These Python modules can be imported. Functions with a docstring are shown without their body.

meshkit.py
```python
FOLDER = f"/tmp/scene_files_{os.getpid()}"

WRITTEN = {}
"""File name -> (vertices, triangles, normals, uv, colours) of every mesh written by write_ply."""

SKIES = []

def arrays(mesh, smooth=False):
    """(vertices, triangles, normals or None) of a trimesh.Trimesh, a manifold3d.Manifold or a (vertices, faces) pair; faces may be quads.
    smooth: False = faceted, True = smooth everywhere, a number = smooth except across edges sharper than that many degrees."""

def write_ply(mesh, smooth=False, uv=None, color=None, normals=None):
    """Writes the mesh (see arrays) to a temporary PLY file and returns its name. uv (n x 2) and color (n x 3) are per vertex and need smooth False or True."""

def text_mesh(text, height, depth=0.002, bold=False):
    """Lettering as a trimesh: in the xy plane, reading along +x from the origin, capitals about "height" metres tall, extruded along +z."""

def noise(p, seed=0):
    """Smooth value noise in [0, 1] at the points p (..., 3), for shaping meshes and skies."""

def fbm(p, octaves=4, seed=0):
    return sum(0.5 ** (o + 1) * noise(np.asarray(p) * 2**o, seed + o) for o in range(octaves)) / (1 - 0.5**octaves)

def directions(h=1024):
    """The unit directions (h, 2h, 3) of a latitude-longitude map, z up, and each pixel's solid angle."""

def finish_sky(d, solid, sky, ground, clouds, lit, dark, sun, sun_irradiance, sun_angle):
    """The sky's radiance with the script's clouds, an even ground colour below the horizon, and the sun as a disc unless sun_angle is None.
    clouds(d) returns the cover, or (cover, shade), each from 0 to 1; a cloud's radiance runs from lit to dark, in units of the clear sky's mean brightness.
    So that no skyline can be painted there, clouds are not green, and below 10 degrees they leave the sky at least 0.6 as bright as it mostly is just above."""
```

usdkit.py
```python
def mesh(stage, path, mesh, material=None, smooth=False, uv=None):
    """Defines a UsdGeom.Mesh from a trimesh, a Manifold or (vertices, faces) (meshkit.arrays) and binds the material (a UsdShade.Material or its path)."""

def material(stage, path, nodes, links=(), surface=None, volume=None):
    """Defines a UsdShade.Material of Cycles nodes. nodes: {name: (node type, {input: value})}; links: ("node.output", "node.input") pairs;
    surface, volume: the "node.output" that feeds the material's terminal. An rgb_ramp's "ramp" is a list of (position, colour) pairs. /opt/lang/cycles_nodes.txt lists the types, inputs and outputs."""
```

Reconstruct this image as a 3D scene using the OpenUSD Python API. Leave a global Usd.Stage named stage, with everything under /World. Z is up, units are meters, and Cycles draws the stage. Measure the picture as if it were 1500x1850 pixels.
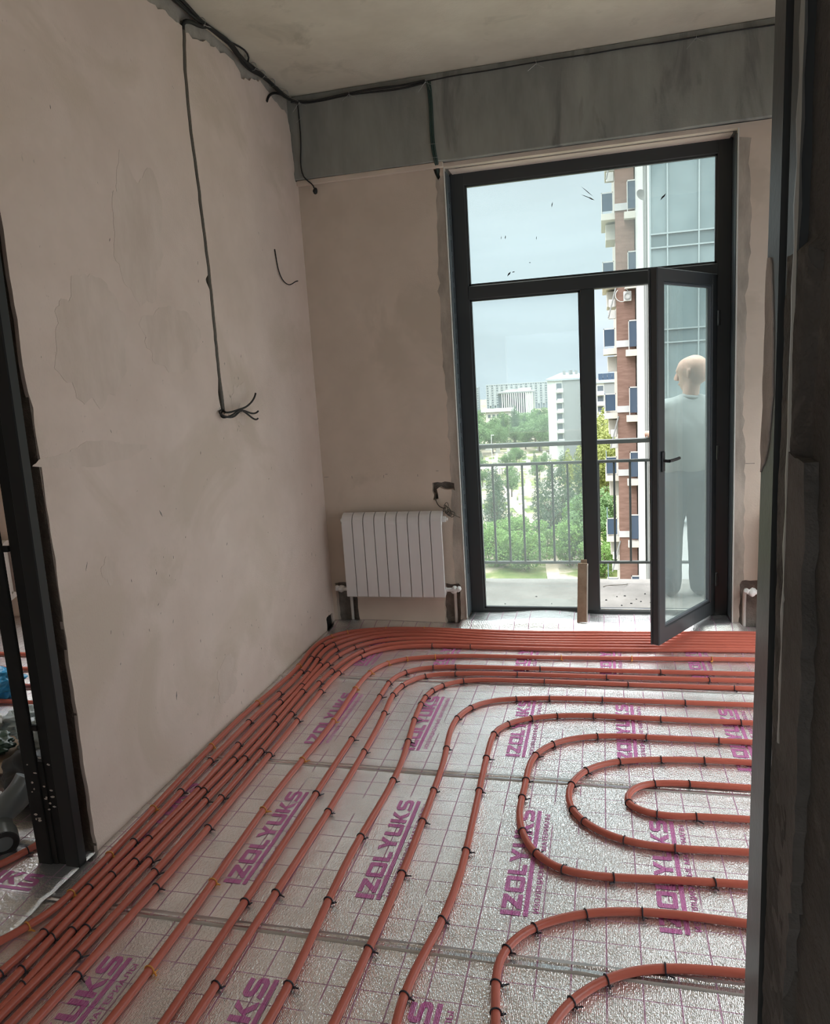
import math, random
import numpy as np, trimesh, manifold3d as m3, usdkit, meshkit
from shapely.geometry import Polygon, box as sbox
from scipy.interpolate import CubicSpline
from pxr import Usd, UsdGeom, UsdLux, UsdShade, Gf, Sdf

# light of a bright hazy midday: the sky brightens smoothly towards a veiled sun that stands high beyond the balcony; camera exposure
EXPOSURE = 2.15
SKY = [(0.0, (.18, .21, .232)), (.15, (.188, .22, .242)), (.3, (.24, .268, .286)), (.5, (.60, .635, .655)), (.75, (1.2, 1.24, 1.26)), (1.0, (1.9, 1.93, 1.94))]
SKY_STRENGTH = 1.0
SUN_STRENGTH = 1.6
RNG = np.random.default_rng(7)
stage = Usd.Stage.CreateInMemory()
UsdGeom.SetStageUpAxis(stage, 'Z')
UsdGeom.SetStageMetersPerUnit(stage, 1.0)
UsdGeom.Xform.Define(stage, '/World')

# ------------------------------------------------------------------ camera
cam = UsdGeom.Camera.Define(stage, '/World/camera')
cam.CreateHorizontalApertureAttr(36.0)
cam.CreateVerticalApertureAttr(36.0 * 1850 / 1500)
cam.CreateFocalLengthAttr(36.0 * 1352.6 / 1500)
YAW, PITCH, ROLL = -0.2525, -0.1759, -0.0631
CAM = (1.9527, -4.9944, 1.7378)
def basis():
    cy, sy, cp, sp = math.cos(YAW), math.sin(YAW), math.cos(PITCH), math.sin(PITCH)
    fwd, right = np.array([sy*cp, cy*cp, sp]), np.array([cy, -sy, 0])
    up = np.cross(right, fwd)
    c, s = math.cos(ROLL), math.sin(ROLL)
    return c*right + s*up, -s*right + c*up, -fwd
_r, _u, _b = basis()
cam.AddTransformOp().Set(Gf.Matrix4d(*[float(x) for x in (*_r, 0, *_u, 0, *_b, 0, *CAM, 1)]))
cam.CreateExposureAttr(EXPOSURE)

# ------------------------------------------------------------------ materials
LOOK = {}
def mat(name, nodes, links=(), surface='p.BSDF', volume=None):
    LOOK[name] = usdkit.material(stage, '/World/Looks/' + name, nodes, links, surface=surface, volume=volume)
    return LOOK[name]
def plain(name, col, rough=.5, metal=0., spec=.5, **kw):
    return mat(name, {'p': ('principled_bsdf', dict(base_color=col, roughness=rough, metallic=metal, specular_ior_level=spec, **kw))})
def mottled(name, c1, c2, scale=6., rough=.85, bump=.25, bdist=.01, lo=.35, hi=.65, fine=60., spec=.25, stretch=(1, 1, 1), c3=None, s3=1.2, lo3=.52, hi3=.6, detail=5., metal=0., speck=None):
    """Two tones mixed by noise, an optional third tone in large patches, and a fine relief."""
    n = {'g': ('geometry', {}), 'm': ('mapping', {'scale': stretch}), 'n': ('noise_texture', {'scale': scale, 'detail': detail, 'roughness': .62}),
         'r': ('rgb_ramp', {'ramp': [(lo, c1), (hi, c2)]}), 'f': ('noise_texture', {'scale': fine, 'detail': 3., 'roughness': .6}),
         'b': ('bump', {'strength': bump, 'distance': bdist}), 'p': ('principled_bsdf', {'roughness': rough, 'specular_ior_level': spec, 'metallic': metal})}
    l = [('g.position', 'm.vector'), ('m.vector', 'n.vector'), ('n.fac', 'r.fac'), ('g.position', 'f.vector'), ('f.fac', 'b.height'), ('b.normal', 'p.normal')]
    if c3 is not None:
        n['n3'] = ('noise_texture', {'scale': s3, 'detail': 6., 'roughness': .58, 'distortion': .6})
        n['k3'] = ('map_range', {'from_min': lo3, 'from_max': hi3, 'clamp': True})
        n['x'] = ('mix_color', {'b': c3})
        l += [('m.vector', 'n3.vector'), ('n3.fac', 'k3.value'), ('k3.result', 'x.fac'), ('r.color', 'x.a'), ('x.result', 'p.base_color')]
    else:
        l += [('r.color', 'p.base_color')]
    if speck is not None:                                # sparse grime specks and short vertical scuffs
        n.update({'sm': ('mapping', {'scale': (1, 1, .55)}), 'sn': ('noise_texture', {'scale': 34., 'detail': 3., 'roughness': .7}), 'sk': ('map_range', {'from_min': .665, 'from_max': .74, 'to_max': .55, 'clamp': True}),
                  'gn': ('noise_texture', {'scale': 2.6, 'detail': 4.}), 'gk': ('map_range', {'from_min': .44, 'from_max': .6, 'clamp': True}), 'sg': ('math', {'math_type': 'multiply'}), 'sx': ('mix_color', {'b': speck})})
        src = [a for a, b_ in l if b_ == 'p.base_color'][0]
        l = [q for q in l if q[1] != 'p.base_color']+[('g.position', 'sm.vector'), ('sm.vector', 'sn.vector'), ('sn.fac', 'sk.value'), ('g.position', 'gn.vector'), ('gn.fac', 'gk.value'), ('sk.result', 'sg.value1'), ('gk.result', 'sg.value2'), ('sg.value', 'sx.fac'), (src, 'sx.a'), ('sx.result', 'p.base_color')]
    return mat(name, n, l)
def pane_mat(name, tint, dirt, dirt_col=(.8, .86, .84)):
    return mat(name, {'t': ('transparent_bsdf', {'color': tint}), 'q': ('geometry', {}), 'i': ('map_range', {'to_min': 1.5, 'to_max': 1/1.5}), 'f': ('fresnel', {'IOR': 1.5}), 'g': ('glossy_bsdf', {'color': (.9, .95, .95), 'roughness': .02}),
                      'm': ('mix_closure', {}), 'd': ('translucent_bsdf', {'color': dirt_col}), 'e': ('diffuse_bsdf', {'color': dirt_col}), 'a': ('mix_closure', {'fac': .35}), 'x': ('mix_closure', {'fac': dirt})},
               [('q.backfacing', 'i.value'), ('i.result', 'f.IOR'), ('f.fac', 'm.fac'), ('t.BSDF', 'm.closure1'), ('g.BSDF', 'm.closure2'), ('d.BSDF', 'a.closure1'), ('e.BSDF', 'a.closure2'), ('m.closure', 'x.closure1'), ('a.closure', 'x.closure2')], surface='x.closure')

# ------------------------------------------------------------------ sky and sun
dome = UsdLux.DomeLight.Define(stage, '/World/sky')
sky = mat('sky_look', {'tc': ('texture_coordinate', {}), 's': ('separate_xyz', {}), 'r': ('rgb_ramp', {'ramp': SKY}),
    'mp': ('mapping', {'scale': (1.2, 1.2, 6.5)}), 'n': ('noise_texture', {'scale': 1.6, 'detail': 6., 'roughness': .55, 'distortion': .4}),
    'k': ('map_range', {'from_min': .32, 'from_max': .68, 'to_min': .86, 'to_max': 1.10, 'clamp': True}),
    'x': ('mix_color', {'blend_type': 'multiply', 'fac': 1., 'use_clamp': False}), 'c': ('combine_xyz', {}), 'b': ('background_shader', {'strength': SKY_STRENGTH})},
    [('tc.generated', 's.vector'), ('s.z', 'r.fac'), ('tc.generated', 'mp.vector'), ('mp.vector', 'n.vector'), ('n.fac', 'k.value'),
     ('k.result', 'c.x'), ('k.result', 'c.y'), ('k.result', 'c.z'), ('r.color', 'x.a'), ('c.vector', 'x.b'), ('x.result', 'b.color')], surface='b.background')
UsdShade.MaterialBindingAPI.Apply(dome.GetPrim()).Bind(sky)
sun = UsdLux.DistantLight.Define(stage, '/World/sun')
sun.CreateIntensityAttr(SUN_STRENGTH); sun.CreateAngleAttr(14.0); sun.CreateColorAttr(Gf.Vec3f(1.0, .95, .86))
def aim(prim, to_light):
    z = np.array(to_light, float); z /= np.linalg.norm(z)
    x = np.cross([0, 0, 1.], z); x /= np.linalg.norm(x); y = np.cross(z, x)
    prim.AddTransformOp().Set(Gf.Matrix4d(*[float(v) for v in (*x, 0, *y, 0, *z, 0, 0, 0, 0, 1)]))
aim(sun, (-.16, .25, .955))

# ------------------------------------------------------------------ helpers
USED = {}
def numbered(path):
    k = USED.get(path, 0); USED[path] = k + 1
    return path if k == 0 else '%s_%03d' % (path, k)
def meta(prim, label=None, cat=None, group=None, kind=None):
    for key, v in (('label', label), ('category', cat), ('group', group), ('kind', kind)):
        if v: prim.SetCustomDataByKey(key, v)
def obj(name, mesh, m, parent=None, smooth=35, label=None, cat=None, group=None, kind=None, at=(0, 0, 0)):
    """One Mesh: a thing by itself, or a part of PARENT (then given in world space, moved by the thing's base AT)."""
    v, f, n = meshkit.arrays(mesh, smooth)
    base = np.array(parent[1] if parent else (0, 0, 0), float)
    path = numbered((parent[0] if parent else '/World') + '/' + name)
    g = usdkit.mesh(stage, path, trimesh.Trimesh(v - base, f, process=False), LOOK[m])
    if n is not None:
        g.CreateNormalsAttr(np.asarray(n, np.float32)); g.SetNormalsInterpolation('vertex')
    meta(g.GetPrim(), label, cat, group, kind)
    return (path, base)
def thing(name, loc, label=None, cat=None, group=None, kind=None):
    path = numbered('/World/' + name)
    x = UsdGeom.Xform.Define(stage, path); x.AddTranslateOp().Set(Gf.Vec3d(*map(float, loc)))
    meta(x.GetPrim(), label, cat, group, kind)
    return (path, np.array(loc, float))
def dup(src, loc, rz=0., sc=1., label=None, cat=None, group=None):
    path = numbered(src[0])
    x = UsdGeom.Xform.Define(stage, path)
    x.GetPrim().GetReferences().AddInternalReference(src[0]); x.GetPrim().SetInstanceable(True)
    x.ClearXformOpOrder()
    x.AddTranslateOp().Set(Gf.Vec3d(*map(float, loc))); x.AddRotateZOp().Set(float(rz)); x.AddScaleOp().Set(Gf.Vec3f(*(float(s) for s in np.broadcast_to(sc, 3))))
    meta(x.GetPrim(), label, cat, group)
    return (path, np.array(loc, float))
cat_ = trimesh.util.concatenate
def bx(x0, x1, y0, y1, z0, z1, b=0.):
    if b <= 0:
        m = trimesh.creation.box([x1-x0, y1-y0, z1-z0]); m.apply_translation([(x0+x1)/2, (y0+y1)/2, (z0+z1)/2]); return m
    b = min(b, .45*min(x1-x0, y1-y0, z1-z0)); P = []
    for X, sx in ((x0, 1), (x1, -1)):
        for Y, sy in ((y0, 1), (y1, -1)):
            for Z, sz in ((z0, 1), (z1, -1)):
                P += [(X, Y+sy*b, Z+sz*b), (X+sx*b, Y, Z+sz*b), (X+sx*b, Y+sy*b, Z)]
    return trimesh.Trimesh(*(lambda h: (h.vertices, h.faces))(trimesh.convex.convex_hull(np.array(P))), process=False)
def spline(P, step=.03, n=None):
    P = np.asarray(P, float)
    u = np.r_[0, np.cumsum(np.linalg.norm(np.diff(P, axis=0), axis=1))]
    return CubicSpline(u, P)(np.linspace(0, u[-1], n or max(3, int(u[-1]/step)+1)))
def tube(P, r, sides=8, caps=True):
    P = np.asarray(P, float); n = len(P); R = np.broadcast_to(np.asarray(r, float), (n,))
    T = np.gradient(P, axis=0); T /= np.linalg.norm(T, axis=1, keepdims=True)+1e-12
    a = np.cross(T[0], [0, 0, 1.] if abs(T[0][2]) < .9 else [1., 0, 0]); a /= np.linalg.norm(a)
    V = []; ang = np.arange(sides)*2*np.pi/sides
    for i in range(n):
        a = a-T[i]*np.dot(a, T[i]); a /= np.linalg.norm(a)+1e-12; b = np.cross(T[i], a)
        V.append(P[i]+R[i]*(np.cos(ang)[:, None]*a+np.sin(ang)[:, None]*b))
    V = np.vstack(V); F = []
    i, j = np.meshgrid(np.arange(n-1), np.arange(sides), indexing='ij')
    q = np.stack([i*sides+j, i*sides+(j+1) % sides, (i+1)*sides+(j+1) % sides, (i+1)*sides+j], -1).reshape(-1, 4)
    F = np.vstack([q[:, [0, 1, 2]], q[:, [0, 2, 3]]])
    if caps:
        c0, c1 = len(V), len(V)+1; V = np.vstack([V, P[:1], P[-1:]]); k = np.arange(sides); k2 = (k+1) % sides
        F = np.vstack([F, np.stack([k2, k, np.full(sides, c0)], 1), np.stack([(n-1)*sides+k, (n-1)*sides+k2, np.full(sides, c1)], 1)])
    return trimesh.Trimesh(V, F, process=False)
def bar(p, q, r, sides=6): return tube(np.linspace(p, q, 2), r, sides)
def extrude(poly, h):
    ps = getattr(poly, 'geoms', [poly])
    return cat_([trimesh.creation.extrude_polygon(p, h, engine='earcut') for p in ps])
def ext_xz(poly, y0, y1):
    m = extrude(poly, y1-y0); v = m.vertices.copy(); m.vertices = np.stack([v[:, 0], y0+v[:, 2], v[:, 1]], 1); m.invert(); return m
def ext_yz(poly, x0, x1):
    m = extrude(poly, x1-x0); v = m.vertices.copy(); m.vertices = np.stack([x0+v[:, 2], v[:, 0], v[:, 1]], 1); return m
def ring(c, axis, R, r, a0=0., a1=2*np.pi, n=14, sides=6, up=(0, 0, 1)):
    t = np.array(axis, float); t /= np.linalg.norm(t); u = np.array(up, float); u -= t*np.dot(u, t); u /= np.linalg.norm(u); s = np.cross(t, u)
    A = np.linspace(a0, a1, n)
    return tube(np.array(c)+R*(np.cos(A)[:, None]*u+np.sin(A)[:, None]*s), r, sides)
def jag(P, amp, step, seed):
    """A polyline with a ragged edge."""
    g = np.random.default_rng(seed); P = np.asarray(P, float); u = np.r_[0, np.cumsum(np.linalg.norm(np.diff(P, axis=0), axis=1))]
    t = np.arange(0, u[-1], step); Q = np.stack([np.interp(t, u, P[:, k]) for k in range(2)], 1)
    return np.vstack([Q+g.normal(0, amp, Q.shape), P[-1:]])
def blob(c, r, seed=0, amp=.25, sub=3, fr=3.):
    m = trimesh.creation.icosphere(sub, 1.0); v = m.vertices
    k = 1+amp*(meshkit.fbm(v*fr/2+11*seed+5, 3, seed)-.5)*2
    m.vertices = v*k[:, None]*np.asarray(r)+np.asarray(c); return m
# ------------------------------------------------------------------ surface looks
mottled('plaster', (.66, .535, .455), (.735, .605, .525), 2.2, .9, .35, .004, c3=(.63, .515, .425), s3=1.1, lo3=.52, hi3=.62, fine=90., speck=(.22, .18, .14))
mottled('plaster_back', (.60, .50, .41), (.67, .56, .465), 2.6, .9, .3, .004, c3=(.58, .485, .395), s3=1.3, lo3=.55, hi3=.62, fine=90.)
mottled('mortar', (.17, .15, .13), (.30, .27, .235), 9., .95, .8, .01, fine=70.)
mottled('mortar_light', (.33, .295, .25), (.45, .405, .35), 8., .95, .6, .008, fine=60.)
mottled('concrete', (.56, .50, .40), (.64, .58, .47), 3., .9, .35, .004, c3=(.45, .405, .32), s3=3.2, lo3=.58, hi3=.72, fine=60.)
mottled('beam_concrete', (.22, .22, .20), (.32, .32, .285), 4.5, .9, .4, .004, stretch=(1, 1, .28), c3=(.16, .155, .145), s3=5., lo3=.56, hi3=.68, fine=60.)
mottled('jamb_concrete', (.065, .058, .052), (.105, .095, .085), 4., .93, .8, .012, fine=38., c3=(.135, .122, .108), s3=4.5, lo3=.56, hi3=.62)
mottled('slab', (.35, .34, .32), (.45, .44, .41), 5.)
mottled('balcony_concrete', (.21, .20, .187), (.275, .263, .245), 3.5, .9, .3, .004, c3=(.21, .20, .185), s3=5., lo3=.60, hi3=.68)
mottled('jamb_patch', (.11, .098, .088), (.155, .138, .124), 9., .92, .7, .01, fine=55.)
mottled('brown_mortar', (.17, .135, .11), (.26, .21, .17), 9., .92, .7, .01, fine=55.)
mottled('dark_steel', (.007, .0065, .006), (.012, .011, .0095), 7., .6, .3, .003, spec=.25)
mottled('grey_steel', (.034, .034, .0325), (.05, .049, .046), 6., .42, .2, .003, spec=.6, stretch=(1, 1, .3))
mottled('pale_mortar', (.40, .345, .30), (.52, .455, .41), 9., .92, .7, .01, fine=55.)
plain('post_steel', (.013, .013, .0125), .5, spec=.35)
plain('white_trim', (.62, .60, .56), .6)
plain('window_frame', (.038, .042, .044), .42, spec=.5)
plain('window_film', (.075, .085, .095), .5)
plain('gasket', (.012, .012, .012), .6)
plain('handle', (.012, .012, .013), .35)
pane_mat('pane', (.86, .90, .89), .042, (.78, .86, .82))
pane_mat('door_pane', (.83, .875, .86), .085, (.72, .80, .77))
plain('dirt', (.035, .035, .035), .8)
plain('radiator_white', (.73, .70, .685), .38)
plain('valve_white', (.72, .70, .67), .45)
plain('riser_pipe', (.62, .58, .53), .5)
plain('cable_black', (.012, .011, .010), .55)
plain('cable_brown', (.10, .085, .064), .6)
plain('cable_green', (.020, .045, .036), .5)
plain('tie_wire', (.40, .39, .36), .4, .6)
plain('pipe_red', (.46, .112, .074), .34, spec=.45)
plain('tie_black', (.014, .012, .018), .4)
plain('tie_yellow', (.62, .27, .045), .4)
mottled('cardboard', (.26, .18, .125), (.36, .265, .19), 10., .85, .2, .002)
plain('board_edge', (.66, .62, .56), .8)

def foil(name='foil', printed=False):
    """Aluminium-faced insulation: metal over a fine ribbed weave, with a printed grid of magenta lines every ten centimetres."""
    n = {'g': ('geometry', {}), 's': ('separate_xyz', {}),
         'w': ('wave_texture', {'wave_type': 'bands', 'bands_direction': 'x', 'scale': 62., 'distortion': 1.2, 'detail': 2., 'detail_scale': 3.}),
         'mv': ('mapping', {'scale': (1., .62, 1.)}), 'wv': ('math', {'math_type': 'multiply', 'value2': .55}), 'v': ('noise_texture', {'scale': 175., 'detail': 1., 'roughness': .5}), 'nf': ('noise_texture', {'scale': 26., 'detail': 4., 'roughness': .65}), 'nl': ('noise_texture', {'scale': 7., 'detail': 2.}),
         'h1': ('math', {'math_type': 'multiply_add', 'value2': 3.2}), 'h2': ('math', {'math_type': 'multiply_add', 'value2': 3.0}), 'h3': ('math', {'math_type': 'multiply_add', 'value2': 5.0}),
         'bp': ('bump', {'strength': 1., 'distance': .00095}),
         'nb': ('noise_texture', {'scale': 4.2, 'detail': 1.}), 'bk': ('map_range', {'from_min': .36, 'from_max': .42, 'clamp': True}),
         'tone': ('rgb_ramp', {'ramp': [(.3, (.84, .815, .80)), (.7, (.95, .94, .93))]}),
         'x': ('mix_color', {'b': (.30, .07, .19)}), 'mm': ('map_range', {'from_min': 0., 'from_max': 1., 'to_min': .93, 'to_max': .3}),
         'p': ('principled_bsdf', {'roughness': .21})}
    l = [('g.position', 's.vector'), ('g.position', 'w.vector'), ('g.position', 'mv.vector'), ('mv.vector', 'v.vector'), ('g.position', 'nf.vector'), ('g.position', 'nl.vector'), ('g.position', 'nb.vector'),
         ('v.fac', 'h1.value1'), ('w.fac', 'wv.value1'), ('wv.value', 'h1.value3'), ('nf.fac', 'h2.value1'), ('h1.value', 'h2.value3'), ('nl.fac', 'h3.value1'), ('h2.value', 'h3.value3'), ('h3.value', 'bp.height'), ('bp.normal', 'p.normal'),
         ('nl.fac', 'tone.fac'), ('tone.color', 'x.a'), ('nb.fac', 'bk.value')]
    for ax, off, wid in (('x', .066, .0024), ('y', .01, .0017)):
        n.update({ax+'a': ('math', {'math_type': 'add', 'value2': off+100}), ax+'d': ('math', {'math_type': 'multiply', 'value2': 10.}), ax+'f': ('math', {'math_type': 'fraction'}),
                  ax+'c': ('math', {'math_type': 'subtract', 'value2': .5}), ax+'b': ('math', {'math_type': 'absolute'}), ax+'l': ('map_range', {'from_min': .5-wid*10-.008, 'from_max': .5-wid*10+.008, 'clamp': True})})
        l += [('s.'+ax, ax+'a.value1'), (ax+'a.value', ax+'d.value1'), (ax+'d.value', ax+'f.value1'), (ax+'f.value', ax+'c.value1'), (ax+'c.value', ax+'b.value1'), (ax+'b.value', ax+'l.value')]
    n['mx'] = ('math', {'math_type': 'maximum'}); n['ml'] = ('math', {'math_type': 'multiply'}); n['m8'] = ('math', {'math_type': 'multiply', 'value2': .8})
    l += [('xl.result', 'mx.value1'), ('yl.result', 'mx.value2'), ('mx.value', 'ml.value1'), ('bk.result', 'ml.value2'), ('ml.value', 'm8.value1'), ('m8.value', 'x.fac'), ('x.result', 'p.base_color'), ('m8.value', 'mm.value'), ('mm.result', 'p.metallic')]
    if printed:                                          # ink over the same weave
        n['ink'] = ('mix_color', {'fac': .86, 'b': (.50, .085, .33)}); l = [q for q in l if q[1] not in ('p.base_color', 'p.metallic')]+[('x.result', 'ink.a'), ('ink.result', 'p.base_color')]
        n['p'] = ('principled_bsdf', {'roughness': .33, 'metallic': .55})
    return mat(name, n, l)
foil(); foil('print_magenta', True)
mat('seam_tape', {'g': ('geometry', {}), 'n': ('noise_texture', {'scale': 14., 'detail': 5.}), 'b': ('bump', {'strength': .5, 'distance': .006}), 'p': ('principled_bsdf', {'base_color': (.55, .52, .50), 'metallic': .85, 'roughness': .36})},
    [('g.position', 'n.vector'), ('n.fac', 'b.height'), ('b.normal', 'p.normal')])

# ------------------------------------------------------------------ the shell
CEIL = 3.59
XR, XL, YB = 3.9, -3.9, -6.4                      # right wall, left room's far wall, hall's rear wall
WX0, WX1, WZ1 = .995, 2.742, 3.05                  # the balcony window's opening
S = dict(kind='structure')
obj('floor', bx(XL-.2, XR+.2, YB-.2, .35, -.22, -.03), 'slab', label='bare concrete floor slab under the foil insulation', cat='floor', **S)
obj('ceiling', bx(XL-.2, XR+.2, YB-.2, .35, CEIL, CEIL+.22), 'concrete', label='raw stained concrete ceiling', cat='ceiling', **S)
# left wall: mortar core and a plaster skin whose top edge is broken away below the ceiling, with a chased groove for the cable
wl = thing('wall_left', (0, -1.3, 0), 'cream plastered wall on the left with a cable in its groove', 'wall', **S)
obj('wall_core', bx(-.125, -.014, -2.70, .0, -.03, CEIL), 'mortar_light', wl, label='rough grey mortar core')
top = jag([(-2.735, 3.44), (-2.2, 3.47), (-1.6, 3.49), (-1.40, 3.50), (-1.27, 3.47), (-1.14, 3.50), (-.89, 3.535), (-.77, 3.52), (-.74, 3.47), (-.66, 3.49), (-.47, 3.55), (-.32, 3.50), (-.20, 3.48), (-.12, 3.47), (-.075, 3.43), (-.055, 3.36), (-.048, 3.24), (-.046, 3.10), (-.03, 3.055), (.0, 3.045)], .007, .03, 3)
end = jag([(-2.738, -.03), (-2.738, .6), (-2.731, 1.2), (-2.730, 1.72), (-2.745, 1.84), (-2.738, 1.95), (-2.742, 2.4), (-2.735, 3.44)], .0022, .05, 4)
skin = Polygon(np.vstack([end[:-1], top, [(0, -.03)]])).buffer(0)
GROOVE = [(-1.335, 3.52), (-1.372, 3.307), (-1.381, 3.053), (-1.364, 2.799), (-1.355, 2.509), (-1.349, 2.264), (-1.353, 2.041), (-1.356, 1.899), (-1.353, 1.756), (-1.345, 1.63)]
from shapely.geometry import LineString
def rag_box(a, b_, c, d, s): return Polygon(jag([(a, c), (b_, c), (b_, d), (a, d), (a, c)], .004, .02, s)).buffer(0)
gl = LineString(jag(GROOVE, .002, .04, 5)).buffer(.0155).union(Polygon([(-1.372, 1.80), (-1.39, 1.72), (-1.375, 1.64), (-1.34, 1.61), (-1.34, 1.8)])).union(Polygon([(-1.36, 2.33), (-1.395, 2.3), (-1.36, 2.25)]))
gl = gl.union(rag_box(-.165, -.035, -.05, .088, 44))
obj('plaster_skin', ext_yz(skin.difference(gl), -.016, 0), 'plaster', wl)
obj('hole_back', bx(-.0138, -.012, -.19, -.01, -.028, .10), 'dark_steel', wl, label='dark hole at the foot of the corner')
obj('wall_end', cat_([ext_xz(Polygon([(-.125, -.03), (-.004, -.03), (-.004, CEIL), (-.125, CEIL)]), -2.735, -2.70)]), 'brown_mortar', wl, label='unplastered end of the wall')
rt = np.random.default_rng(12); sc = []
for k in range(100):
    c = ((-1.7, .22, .25, .16), (-1.95, .75, .22, .3), (-.9, 1.0, .5, .4), (-1.25, 1.62, .18, .14), (-2.3, 1.1, .3, .5), (-1.9, 2.3, .5, .5), (-.7, .35, .5, .3))[k % 7]
    y, z = np.clip(rt.normal(c[0], c[2]), -2.65, -.1), np.clip(rt.normal(c[1], c[3]), .05, 3.2); a = rt.normal(1.4, .5); L = rt.uniform(.005, .018)*(1+1.5*(rt.random() < .07))
    d = np.array([math.cos(a), math.sin(a)])*L/2; w = np.array([-d[1], d[0]])*rt.uniform(.07, .3)
    sc.append(ext_yz(Polygon([(y-d[0], z-d[1]), (y+w[0], z+w[1]), (y+d[0], z+d[1]), (y-w[0], z-w[1])]), 0, .0009))
obj('scuff_marks', cat_(sc), 'mortar', wl, label='small dark scratches', kind='stuff')
pt = []
for y, z, ry, rz_, s in ((-1.93, 2.42, .20, .30, 1), (-1.75, 1.97, .25, .14, 2), (-2.35, 1.95, .22, .26, 3), (-2.40, 1.52, .30, .05, 4), (-1.15, 1.66, .09, .11, 6), (-2.44, 1.05, .05, .06, 7), (-1.62, .25, .10, .14, 8)):
    A = np.linspace(0, 2*np.pi, 90)[:-1]; R_ = .75+1.5*(meshkit.fbm(np.stack([np.cos(A)*1.6, np.sin(A)*1.6, A*0+s*9.1], 1), 5, s)-.35)
    pt.append(ext_yz(Polygon(np.stack([y+ry*R_*np.cos(A), z+rz_*R_*np.sin(A)], 1)).buffer(0), 0, .0011))
mottled('repair', (.62, .505, .425), (.70, .58, .50), 7., .92, .4, .004, fine=90., stretch=(1, 1, .45))
obj('plaster_patch', cat_(pt), 'repair', wl, label='greyish filler patches')

# back wall with the window opening, chased niches around the radiator pipes and an L-shaped chase
def rag(P, s): return Polygon(jag(list(P)+[P[0]], .004, .03, s)).buffer(0)
wb = thing('wall_back', (1.5, 0, 0), 'cream plastered window wall with chased niches beside the radiator', 'wall', **S)
W2 = (3.02, 3.72)                                   # the next window of the same wall, hidden by the door post
holes = sbox(WX0, -.2, WX1, WZ1)
niche = rag([(.030, -.05), (.030, .308), (.12, .312), (.13, .24), (.195, .22), (.188, .1), (.200, -.05)], 1).union(rag([(.838, -.05), (.835, .16), (.85, .305), (.957, .305), (.955, -.05)], 2)).union(rag([(2.785, -.05), (2.783, .335), (2.93, .337), (2.93, -.05)], 3))
niche = niche.union(rag([(.802, .905), (.802, 1.022), (.957, 1.022), (.957, .965), (.94, .985), (.90, .975), (.86, .992), (.836, .990), (.834, .905)], 4)).union(rag([(.925, 3.06), (.968, 3.06), (.966, 2.97), (.95, 2.985), (.935, 3.02)], 5))
sk = sbox(-.02, -.03, XR, 3.075).difference(holes).difference(niche)
obj('plaster_skin', ext_xz(sk, 0, .05), 'plaster_back', wb)
obj('wall_core', ext_xz(sbox(-.02, -.03, XR, 3.075).difference(holes), .05, .35), 'mortar', wb, label='dark mortar behind the niches')
rt = np.random.default_rng(5); sc = []
for x, z, dx, dz in ((.027, 1.086, .022, .002), (.22, 1.08, .002, .012), (.455, 1.078, .002, .012), (.475, 1.093, .012, .002), (.70, 1.078, .002, .009), (2.83, 1.09, .04, .002), (.84, 1.105, .012, .002)):
    sc.append(bx(x-dx*.75, x+dx*.75, -.0008, .001, z-dz*.8, z+dz*.8))
obj('pencil_mark', cat_(sc), 'mortar', wb, label='short dark levelling marks')
obj('trim', bx(WX0-.004, WX0+.003, -.004, .012, .0, WZ1, .001), 'white_trim', None, label='thin metal corner bead left of the window', cat='trim', **S)
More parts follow.
